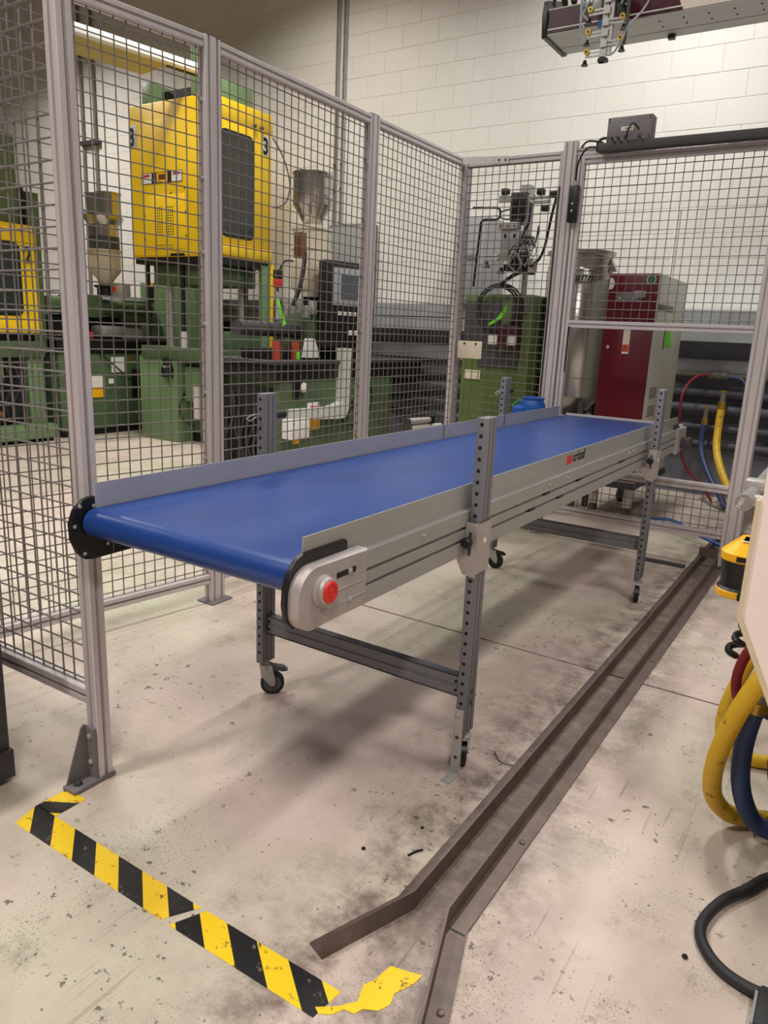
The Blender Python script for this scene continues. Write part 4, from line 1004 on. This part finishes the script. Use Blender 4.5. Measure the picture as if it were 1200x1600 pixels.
def eoat():
    t = thing('gripper_tool', (-2.2, 5.1, 1.7), 'robot gripper tool with black motors hanging behind the corner mesh', 'robot tool')
    def bx(name, x0, x1, y0, y1, z0, z1, m_, bev=.004): return MB().box(x0, x1, y0, y1, z0, z1, bev).build(name, m_, t)
    bx('motor', -2.295, -2.235, 5.06, 5.14, 2.07, 2.25, 'black', .01); bx('motor', -2.228, -2.175, 5.06, 5.14, 2.07, 2.25, 'black', .01)
    bx('mounting_block', -2.285, -2.20, 5.06, 5.13, 2.04, 2.075, 'black')
    p_ = bx('top_plate', -2.362, -2.208, 5.03, 5.10, 2.005, 2.052, 'cast')
    for x in (-2.34, -2.285, -2.235): MB().lathe([(.007, 0), (.007, -.002), (.003, -.003)], (x, 5.03, 2.028), 'Y', 8).build('screw', 'darkgrey', p_)
    bx('body_plate', -2.342, -2.205, 5.05, 5.10, 1.87, 2.0, 'alum_flat')
    for x in (-2.315, -2.245): bx('slot', x, x + .015, 5.046, 5.051, 1.95, 1.975, 'black', 0)
    MB().prism([(0, 0), (.04, 0), (.075, .36), (.03, .36)], (-2.205, 5.08, 1.87), X, Z, Y, .03).build('support_arm', 'alum_flat', t)
    bx('finger', -2.38, -2.285, 5.05, 5.075, 2.185, 2.21, 'zinc'); bx('finger', -2.38, -2.285, 5.05, 5.075, 2.215, 2.235, 'zinc')
    bx('finger', -2.145, -2.0, 5.05, 5.075, 2.165, 2.19, 'zinc'); bx('finger', -2.145, -2.0, 5.05, 5.075, 2.195, 2.215, 'zinc')
    for x, z in ((-2.36, 2.25), (-2.10, 2.235), (-2.06, 2.13), (-2.01, 2.215)): bx('clamp', x, x + .05, 5.04, 5.09, z - .015, z + .025, 'black', .006)
    bx('lower_motor', -2.27, -2.15, 5.05, 5.15, 1.73, 1.86, 'black', .012); bx('gear_head', -2.31, -2.13, 5.06, 5.12, 1.73, 1.78, 'black', .008)
    bx('valve', -2.175, -2.11, 5.05, 5.12, 1.90, 1.96, 'black', .006)
    bx('finger', -2.46, -2.34, 5.05, 5.075, 1.80, 1.815, 'zinc'); bx('finger', -2.46, -2.34, 5.05, 5.075, 1.825, 1.84, 'zinc')
    bx('finger', -2.12, -2.065, 5.05, 5.09, 1.72, 1.81, 'zinc')
    for x, z in ((-2.455, 1.765), (-2.34, 1.725), (-2.11, 1.715)): MB().lathe([(.035, 0), (.018, .018), (.012, .04)], (x + .01, 5.07, z - .01), 'Z', 12).build('suction_cup', 'black', t)
    bx('tool_changer', -2.36, -2.27, 5.05, 5.09, 1.80, 1.87, 'zinc')
    rnd = random.Random(3)
    for k in range(11):
        x = -2.33 + rnd.random() * .26; z = 1.78 + rnd.random() * .1; s = rnd.choice((-1, 1))
        MB().tube([(x, 5.04, z), (x + s * .06, 5.01, z + .06), (x + s * .09, 5.02, z - .02), (x + s * .04, 5.05, z - .07)], .004, 6).build('air_tube', 'cleartube' if k % 3 else 'black', t)
    MB().tube([(-2.27, 5.05, 2.14), (-2.35, 5.04, 2.12), (-2.34, 5.04, 2.08), (-2.28, 5.05, 2.07)], .006, 6).build('air_tube', 'greyrubber', t)
    MB().tube([(-2.06, 5.05, 1.97), (-2.06, 5.04, 2.02), (-2.08, 5.05, 1.90), (-2.12, 5.05, 1.85)], .006, 6).build('air_tube', 'black', t)
    MB().tube([(-2.14, 5.06, 2.18), (-2.14, 5.05, 2.05), (-2.17, 5.05, 1.98), (-2.18, 5.06, 1.93)], .010, 8).build('cable', 'black', t)
    MB().tube([(-2.205, 5.06, 1.72), (-2.26, 5.05, 1.68), (-2.32, 5.06, 1.64)], .010, 8).build('cable', 'black', t)
    MB().box(-2.24, -2.17, 5.10, 5.17, 2.2, 2.30).build('hanger', 'zinc', t)
    MB().box(-2.225, -2.195, 5.21, 5.24, 1.58, 2.26).build('stand_post', 'zinc', t); MB().box(-2.225, -2.195, 5.14, 5.21, 2.20, 2.23).build('stand_hook', 'zinc', t)
    return t
eoat()
cbk = MB().tube([(-1.79, 4.70, 2.37), (-1.83, 4.76, 2.22), (-1.87, 4.78, 2.06), (-1.93, 4.85, 1.86), (-2.02, 4.98, 1.79), (-2.10, 5.05, 1.76)], .009, 8)
tag(cbk.build('robot_cable', 'black'), 'black cable dropping from the gate post to the gripper tool', 'cable')
br_ = MB().tube([(-2.40, 4.71, 2.10), (-2.30, 4.715, 2.097), (-2.225, 4.715, 2.093), (-2.205, 4.715, 2.075), (-2.203, 4.715, 2.045), (-2.225, 4.715, 2.022), (-2.31, 4.715, 2.022), (-2.335, 4.715, 2.005), (-2.340, 4.715, 1.95), (-2.36, 4.715, 1.60)], .0075, 8)
tag(br_.build('bent_rod', 'black'), 'bent black rod looped on the corner fence post', 'rod')

# blue bag, small cylinder and grey motor behind the conveyor
bb = thing('blue_bundle', (-1.80, 4.42, .8), 'bright blue plastic bundle tucked behind the conveyor guide', 'bundle')
MB().lathe([(.03, 0), (.075, .02), (.08, .07), (.065, .10), (.075, .115), (.04, .12)], (-1.755, 4.45, .80), seg=16).build('pail', 'brightblue', bb)
MB().lathe([(.02, 0), (.05, .015), (.05, .05), (.02, .065)], (-1.815, 4.40, .80), seg=14).build('sack', 'brightblue', bb)
MB().tube([(-1.85, 4.40, .82), (-1.87, 4.42, .86), (-1.84, 4.44, .89), (-1.80, 4.42, .88)], .008, 8).build('tie', 'logobadge', bb)
MB().box(-1.83, -1.68, 4.36, 4.52, .78, .80).build('shelf_plate', 'alum_flat', bb)
MB().box(-1.70, -1.64, 4.40, 4.48, .70, .78).build('bracket', 'darkgrey', bb)
ac = thing('air_cylinder', (-2.33, 4.0, .74), 'small bright air cylinder on the fence above the far guide', 'cylinder')
MB().cyl((-2.35, 3.93, .745), (-2.35, 4.20, .735), .018, 14).build('barrel', 'alum', ac); MB().box(-2.372, -2.328, 4.19, 4.23, .71, .76, .004).build('end_block', 'black', ac)
MB().cyl((-2.35, 3.90, .745), (-2.35, 3.93, .745), .022, 12).build('cap', 'darkgrey', ac); MB().box(-2.42, -2.35, 4.05, 4.09, .725, .745).build('mount', 'alum', ac)
MB().cyl((-2.35, 4.0, .70), (-2.35, 4.35, .69), .012, 10).build('rod', 'white', ac)

# ================================================================== dryer hopper and red cabinet beyond the gate
sx_, sy_ = -1.905, 5.52
si = thing('drying_hopper', (sx_, sy_, 0), 'tall stainless drying hopper standing left of the red cabinet', 'hopper')
MB().lathe([(.10, .70), (.15, .74), (.225, .86), (.232, .87), (.232, 1.005), (.238, 1.01), (.238, 1.75), (.232, 1.76), (.232, 1.79), (.225, 1.80), (.225, 1.865), (.245, 1.87), (.245, 1.895), (.22, 1.90)], (sx_, sy_, 0), seg=40).build('vessel', 'stainless', si)
MB().prism([(0, 0), (.05, 0), (0, .09)], (sx_ + .225, sy_ - .03, 1.76), X, Z, Y, .06).build('hinge_bracket', 'stainless', si)
for dx, dy in ((-.17, -.17), (.17, -.17), (-.17, .17), (.17, .17)): MB().box(sx_ + dx - .02, sx_ + dx + .02, sy_ + dy - .02, sy_ + dy + .02, 0, .84).build('stand_leg', 'darkgrey', si)
MB().box(sx_ - .195, sx_ + .195, sy_ - .195, sy_ + .195, .66, .70).build('stand_tray', 'darkgrey', si)
a = math.radians(-62); R_ = .2385
n_ = Vector((math.cos(a), math.sin(a), 0)); u_ = Vector((-math.sin(a), math.cos(a), 0))
o_ = Vector((sx_, sy_, 1.685)) + n_ * (R_ + .0015)
text('ann', .085, 'lettering', 'inkblack', o_ - u_ * .075, u_, Z, si, off=.001, shear=.3, sx=1.1)
for z in (-.012, .066): MB().prism([(0, 0), (.15, 0), (.15, .004), (0, .004)], o_ - u_ * .075 + Z * z, u_, Z, n_, .001).build('lettering_bar', 'inkblack', si)

rc = thing('dryer_cabinet', (-1.45, 5.75, 0), 'dark red fronted dryer cabinet with pale grey sides beyond the gate', 'cabinet')
b = MB().box(-1.620, -1.283, 5.312, 6.20, .30, 1.735, .004).build('body', 'cabwhite', rc)
dn = MB().box(-1.622, -1.284, 5.300, 5.312, .32, 1.365, .003).build('lower_door', 'maroon', rc)
up = MB().box(-1.622, -1.284, 5.300, 5.312, 1.370, 1.732, .003).build('upper_front', 'maroon', rc)
MB().lathe([(.012, 0), (.012, -.004), (.006, -.008)], (-1.575, 5.300, 1.24), 'Y', 14).build('lock', 'zinc', dn)
MB().lathe([(.032, 0), (.032, -.002)], (-1.334, 5.300, 1.692), 'Y', 20).build('badge_ring', 'cabwhite', up); MB().lathe([(.026, -.002), (.026, -.003)], (-1.334, 5.300, 1.692), 'Y', 20).build('badge', 'logobadge', up)
MB().box(-1.555, -1.40, 5.297, 5.300, 1.545, 1.605, .001).build('display', 'greybox', up); MB().box(-1.435, -1.36, 5.296, 5.299, 1.575, 1.62, .001).build('display_wing', 'wallgrey', up)
for x in (-1.53, -1.44): MB().cyl((x, 5.294, 1.57), (x, 5.298, 1.57), .006, 8).build('display_key', 'white', up)
MB().prism([(0, 0), (.03, .005), (.045, .04), (.03, .075), (.005, .08)], (-1.618, 5.299, 1.625), X, Z, -Y, .001).build('torn_sticker', 'white', up)
MB().box(-1.47, -1.43, 5.298, 5.300, 1.262, 1.362).build('instruction_label', 'paper', dn); MB().box(-1.475, -1.432, 5.2975, 5.300, 1.213, 1.262).build('warning_label', 'orange', dn)
MB().box(-1.476, -1.43, 5.2985, 5.3, 1.2, 1.365).build('label_backing', 'white', dn)
m = MB()
for z0_ in (.77, .90):
    for i in range(5): m.box(-1.2835, -1.2815, 5.42, 5.62, z0_ + i * .016, z0_ + .008 + i * .016)
tag(m.build('side_louvres', 'greybox', b), kind='stuff')
MB().box(-1.283, -1.278, 5.36, 5.80, 1.50, 1.54, .002).build('side_handle', 'greybox', b); MB().box(-1.283, -1.281, 5.62, 5.66, 1.24, 1.38).build('tape_patch', 'greybox', b)
MB().prism([(0, 0), (.16, -.03), (.22, -.13), (.04, -.13)], (-1.283, 5.66, 1.385), Y, Z, X, .004).build('hang_tag', 'neon', rc)
MB().prism([(0, 0), (.13, 0), (.13, .03), (0, .03)], (-1.283, 5.62, 1.40), Y, Z, X, .004).build('hang_tag', 'neon', rc)
MB().cyl((-1.36, 5.95, 1.735), (-1.36, 5.95, 2.22), .018, 12).build('vent_pipe', 'panelwhite', rc)
MB().box(-1.64, -1.27, 5.30, 6.22, .26, .30).build('cart_deck', 'darkgrey', rc)
for x, y in ((-1.58, 5.38), (-1.33, 5.38), (-1.58, 6.12), (-1.33, 6.12)):
    MB().box(x - .025, x + .025, y - .03, y + .03, .11, .26).build('caster_fork', 'zinc', rc)
    MB().cyl((x - .017, y, .06), (x + .017, y, .06), .06, 18).build('caster_wheel', 'darkgrey', rc)

# ================================================================== robot beam at the upper right, with its gripper
gb = thing('robot_beam', (-1.0, 5.2, 3.03), 'grey robot gantry beam with a dark red stripe at the upper right', 'beam')
MB().prism([(5.0, 3.165), (5.36, 3.165), (5.46, 3.26), (5.46, 3.308), (5.0, 3.308)], (-2.105, 0, 0), Y, Z, X, 3.6).build('beam_body', 'beamgrey', gb)
MB().box(-2.10, -1.33, 4.994, 5.0, 3.176, 3.30).build('stripe', 'maroondark', gb)
MB().prism([(-1.33, 3.176), (-1.27, 3.176), (-1.33, 3.30)], (0, 4.994, 0), X, Z, Y, .006).build('stripe', 'maroondark', gb)
MB().box(-2.10, -1.27, 4.990, 4.9945, 3.190, 3.198).build('pinstripe', 'white', gb); MB().box(-2.10, 1.4, 4.992, 5.0, 3.306, 3.312).build('pinstripe', 'white', gb); MB().box(-1.30, 1.4, 4.996, 5.0, 3.176, 3.306).build('plain_face', 'panelwhite', gb)
MB().box(-2.0, 1.4, 5.06, 5.40, 3.308, 3.48).build('cover', 'panelwhite', gb)
MB().prism([(4.99, 3.15), (5.02, 3.155), (5.37, 3.155), (5.47, 3.25), (5.47, 3.40), (5.30, 3.46), (4.99, 3.36), (4.97, 3.28)], (-2.135, 0, 0), Y, Z, X, .03).build('end_cap', 'black', gb)
MB().box(-2.10, 1.4, 5.24, 5.244, 3.164, 3.166).build('panel_seam', 'darkgrey', gb)
m = MB()
for i in range(9):
    for j in (0, 1): m.cyl((-1.42 + i * .14, 5.08 + j * .09, 3.162), (-1.42 + i * .14, 5.08 + j * .09, 3.166), .006, 8)
tag(m.build('bolt_holes', 'blackmatte', gb), kind='stuff')
MB().box(-1.42, -1.38, 5.30, 5.34, 3.14, 3.17).build('limit_stop', 'black', gb)
for k in range(3): MB().tube([(-2.06 + k * .06, 5.03, 3.305), (-2.07 + k * .06, 4.99, 3.34), (-2.04 + k * .06, 4.98, 3.375), (-2.0 + k * .06, 4.99, 3.36), (-1.99 + k * .06, 5.0, 3.32), (-2.03 + k * .06, 5.03, 3.30)], .010, 8).build('cable_loop', 'black', gb)
def gripper():
    t = thing('vacuum_gripper', (-1.68, 4.9, 2.93), 'vacuum gripper with brass fittings hanging under the robot beam', 'robot tool')
    MB().box(-1.705, -1.675, 4.88, 4.91, 2.925, 3.40).build('spine', 'alum', t); MB().box(-1.665, -1.640, 4.88, 4.91, 2.96, 3.40).build('spine', 'alum', t)
    MB().box(-1.71, -1.655, 4.875, 4.915, 2.925, 2.945).build('spine_foot', 'black', t)
    for i, z in enumerate((2.955, 3.005, 3.065, 3.12, 3.185, 3.245)):
        s = -1 if i % 2 == 0 else 1
        x0, x1 = (-1.79, -1.66) if s < 0 else (-1.70, -1.57)
        MB().box(x0, x1, 4.872, 4.882, z, z + .010).build('arm_bar', 'zinc', t); MB().box(x0, x1, 4.872, 4.882, z + .020, z + .030).build('arm_bar', 'zinc', t)
        xe = x0 + .01 if s < 0 else x1 - .01
        MB().cyl((xe, 4.86, z + .03), (xe, 4.89, z + .03), .016, 12).build('brass_fitting', 'brass', t)
        MB().cyl((xe, 4.858, z + .03), (xe, 4.862, z + .03), .007, 8).build('fitting_bore', 'black', t)
        MB().lathe([(.022, 0), (.014, .012), (.010, .03)], (xe + .01 * s, 4.88, z - .04), 'Z', 12).build('suction_cup', 'black', t)
        MB().box(-1.70, -1.66, 4.868, 4.874, z - .005, z + .035).build('clamp', 'zinc', t)
    MB().box(-1.735, -1.71, 4.89, 4.91, 3.12, 3.16).build('valve', 'brightblue', t); MB().box(-1.78, -1.72, 4.88, 4.93, 3.22, 3.32, .004).build('valve_block', 'zinc', t); MB().box(-1.63, -1.58, 4.89, 4.93, 3.16, 3.30, .004).build('valve_block', 'darkgrey', t)
    for k in range(6):
        z = 3.0 + .06 * k; MB().tube([(-1.79, 4.87, z + .04), (-1.83 - .004 * k, 4.86, z + .10), (-1.82, 4.86, z + .2), (-1.76, 4.87, 3.32)], .006, 7).build('air_tube', 'cleartube', t)
    MB().tube([(-1.58, 4.87, 2.98), (-1.54, 4.86, 3.08), (-1.46, 4.86, 3.16), (-1.43, 4.86, 3.23), (-1.48, 4.86, 3.28), (-1.56, 4.87, 3.28), (-1.60, 4.88, 3.22)], .006, 7).build('air_tube', 'cleartube', t)
    MB().tube([(-1.56, 4.88, 3.0), (-1.55, 4.87, 3.15), (-1.56, 4.88, 3.35)], .010, 8).build('cable', 'greyrubber', t)
    MB().tube([(-1.66, 4.88, 2.97), (-1.63, 4.86, 2.95), (-1.60, 4.86, 2.97), (-1.58, 4.87, 3.02)], .007, 7).build('air_tube', 'cleartube', t)
    MB().box(-1.74, -1.60, 4.88, 4.99, 3.34, 3.48).build('wrist', 'greybox', t)
    return t
gripper()

# ================================================================== machine at the right edge: panel, tube, scanner, hoses
mg = thing('machine_guard', (.3, 1.6, 0), 'cream white machine guard panel cut off by the right edge', 'machine')
MB().prism([(-.128, .806), (-.128, 1.022), (-.122, 1.028), (-.122, 1.45), (.75, 1.45), (.75, .45), (.045, .45)], (0, 1.418, 0), X, Z, Y, .012).build('panel', 'panelwhite', mg)
MB().prism([(-.131, .804), (-.131, 1.022), (-.124, 1.022), (-.124, .808), (.050, .45), (.042, .45)], (0, 1.412, 0), X, Z, Y, .022).build('panel_edge', 'panelcream', mg)
MB().box(.06, .95, 1.43, 4.2, .35, 1.45, .01).build('machine_bed', 'panelwhite', mg)
MB().box(.10, .90, 1.5, 4.1, 0, .35).build('machine_foot', 'darkgrey', mg)
tb = thing('steel_tube', (-.225, 2.15, .88), 'bright steel tube with stamped end cap pointing at the camera by the gate', 'tube')
MB().cyl((-.226, 2.15, .880), (-.226, 3.0, .880), .0195, 24).build('tube', 'tubesteel', tb); MB().cyl((-.226, 2.128, .880), (-.226, 2.19, .880), .0225, 28).build('end_cap', 'tubesteel', tb)
MB().box(-.226, -.05, 2.17, 2.21, .868, .892).build('tube_bracket', 'alum', tb); MB().box(-.25, -.20, 2.30, 2.36, .885, .915, .004).build('tube_clamp', 'zinc', tb); MB().box(-.21, .06, 2.31, 2.35, .89, .905).build('tube_bracket', 'alum', tb)
text('7401', .016, 'stamp', 'white', (-.234, 2.1275, .862), (.35, 0, .94), (-.94, 0, .35), tb, depth=.0005)
sx, sy, sz = -.197, 2.10, .60
sn = thing('laser_scanner', (sx, sy, sz), 'yellow and black safety laser scanner mounted beside the white panel', 'scanner')
def rr(w, d, r, n=6):
    q = []
    for cx, cy, a0 in ((w - r, d - r, 0), (-w + r, d - r, 90), (-w + r, -d + r, 180), (w - r, -d + r, 270)):
        for i in range(n + 1):
            a = math.radians(a0 + 90 * i / n); q.append((cx + r * math.cos(a), cy + r * math.sin(a)))
    return q
def loft(secs, name, m_, parent):
    m = MB(); rings = []
    for (w, d, r, z, dx, dy) in secs: rings.append([m.bm.verts.new((sx + dx + p[0], sy + dy + p[1], z)) for p in rr(w, d, r)])
    for A, B in zip(rings, rings[1:]):
        k = len(A)
        for i in range(k): m.bm.faces.new((A[i], A[(i + 1) % k], B[(i + 1) % k], B[i]))
    m.bm.faces.new(rings[0][::-1]); m.bm.faces.new(rings[-1])
    return m.build(name, m_, parent)
loft([(.058, .058, .05, .638, 0, 0), (.061, .061, .052, .641, 0, 0), (.061, .061, .052, .655, 0, 0), (.058, .058, .05, .658, 0, 0)], 'base_ring', 'yellow_sick', sn)
loft([(.059, .059, .051, .6582, 0, 0), (.054, .054, .05, .664, 0, 0), (.052, .052, .048, .676, 0, 0), (.057, .057, .05, .736, 0, 0)], 'optics_hood', 'black', sn)
loft([(.058, .058, .050, .736, 0, 0), (.060, .060, .052, .739, 0, 0), (.060, .060, .052, .757, 0, 0), (.042, .042, .024, .786, .016, .014), (.038, .038, .02, .791, .017, .015)], 'top_cover', 'yellow_sick', sn)
MB().box(sx - .015, sx + .03, sy - .0615, sy - .0595, .741, .754).build('label', 'inkblack', sn)
MB().box(sx - .010, sx + .05, sy - .03, sy + .03, .7895, .791).build('scuff', 'white', sn)
MB().box(sx + .0, sx + .07, sy - .066, sy - .03, .638, .658, .004).build('connector', 'black', sn)
MB().box(sx + .01, sx + .05, sy - .03, sy + .03, .56, .642, .004).build('mount_stem', 'black', sn); MB().box(sx + .02, .06, sy - .02, sy + .02, .575, .61).build('mount_arm', 'black', sn)
# hoses hanging from the machine
def hg(name, label, pts, r, m_): return tag(MB().tube(pts, r, 14, 8).build(name, m_), label, 'hose')
hg('yellow_hose', 'thick scuffed yellow hose looping down to the floor beside the white panel', [(-.03, 2.0, .60), (-.085, 1.96, .52), (-.135, 1.93, .40), (-.165, 1.93, .28), (-.175, 1.95, .18), (-.165, 1.98, .10), (-.125, 2.02, .045), (-.06, 2.07, .028), (.06, 2.13, .028)], .024, 'yellowhose')
hg('yellow_hose', 'second yellow hose curling behind the thick one, lying on the floor', [(-.02, 2.6, .50), (-.14, 2.5, .38), (-.20, 2.45, .22), (-.215, 2.42, .10), (-.18, 2.40, .035), (-.11, 2.40, .022), (-.03, 2.44, .022), (.08, 2.5, .03)], .021, 'yellowhose')
bh = thing('blue_hose', (-.06, 2.0, .45), 'thick dark blue hose with a brass coupling hanging beside the yellow loop', 'hose')
MB().tube([(-.108, 2.0, .375), (-.118, 1.99, .28), (-.112, 1.98, .18), (-.085, 1.98, .10), (-.045, 2.0, .05), (.06, 2.03, .028)], .024, 14, 8).build('hose_line', 'bluehose', bh)
MB().cyl((-.108, 2.0, .37), (-.104, 2.0, .40), .030, 14).build('hose_clamp', 'brass', bh); MB().cyl((-.104, 2.0, .40), (-.100, 2.0, .432), .024, 14).build('nipple', 'pipegrey', bh); MB().cyl((-.101, 2.0, .425), (-.099, 2.0, .44), .028, 14).build('collar', 'white', bh)
MB().cyl((-.099, 2.0, .44), (-.085, 2.0, .54), .030, 12).build('coupling', 'darkgrey', bh)
hg('red_hose', 'dark red hose hanging behind the thick yellow hose', [(-.06, 2.1, .66), (-.12, 2.12, .55), (-.165, 2.16, .44), (-.175, 2.18, .35), (-.15, 2.2, .29), (-.05, 2.24, .30), (.05, 2.28, .34)], .014, 'redhose')
hg('green_hose', 'thin dark green hose behind the blue one', [(-.02, 2.12, .40), (-.05, 2.1, .28), (-.045, 2.08, .16), (.0, 2.06, .08), (.06, 2.05, .05)], .011, 'rubber')
hg('grey_hose', 'thin blue grey line arching over the thick blue hose', [(-.09, 2.02, .36), (-.05, 2.01, .355), (.0, 2.02, .36), (.06, 2.05, .37)], .011, 'bluehose')
cc_ = thing('spiral_cable', (-.14, 2.4, .4), 'coiled black spring cable hanging behind the red hose', 'cable')
sp_ = []
for i in range(61):
    a = i * 2 * math.pi / 12; z = .58 - i * .0034; sp_.append((-.150 - .0011 * i + .015 * math.cos(a), 2.33 + .015 * math.sin(a), z))
MB().tube(sp_, .0105, 8, 2).build('coil', 'black', cc_)
hg('floor_cable', 'thick black power cable snaking over the floor at the lower right', [(.16, 1.98, .014), (.05, 1.90, .014), (-.007, 1.850, .014), (-.045, 1.775, .014), (-.088, 1.697, .014), (-.112, 1.617, .014), (-.112, 1.561, .014), (-.089, 1.514, .014), (-.052, 1.482, .014), (-.007, 1.466, .016), (.03, 1.462, .02)], .0125, 'rubber')
fb = thing('floor_plug', (.03, 1.45, 0), 'dark plug housing at the lower right corner where the black cable ends', 'plug')
MB().box(.016, .13, 1.36, 1.468, 0, .040, .008).build('housing', 'rubber', fb); MB().box(.010, .016, 1.37, 1.460, .002, .028, .001).build('edge_trim', 'wallgrey', fb)
# small debris on the floor
for i, (x, y, s) in enumerate(((-.128, 1.487, .007), (-.88, 1.36, .006), (-.80, 1.52, .005))):
    m = MB(); m.lathe([(s * .4, 0), (s, s * .5), (s * .7, s), (s * .2, s * 1.1)], (x, y, 0), seg=7)
    tag(m.build('debris_crumb', 'blackmatte'), ('black crumb of dirt beside the loop of the black cable', 'small dark crumb on the floor beside the flared rail', 'tiny dark crumb on the floor below the conveyor leg tab')[i], 'debris')

tag(MB().tube([(-.80, 1.975, .004), (-.76, 1.93, .006), (-.715, 1.94, .004), (-.675, 1.955, .004)], .0016, 6).build('wire_scrap', 'darkgrey'), 'thin bent wire scrap on the floor beside the near conveyor leg', 'debris')
tag(MB().tube([(-.775, 1.405, .003), (-.765, 1.43, .004), (-.755, 1.445, .003)], .003, 6).build('twig_scrap', 'blackmatte'), 'short black twig of debris left of the conveyor side floor rail', 'debris')
rp.rotation_euler = (0, -.009, 0)
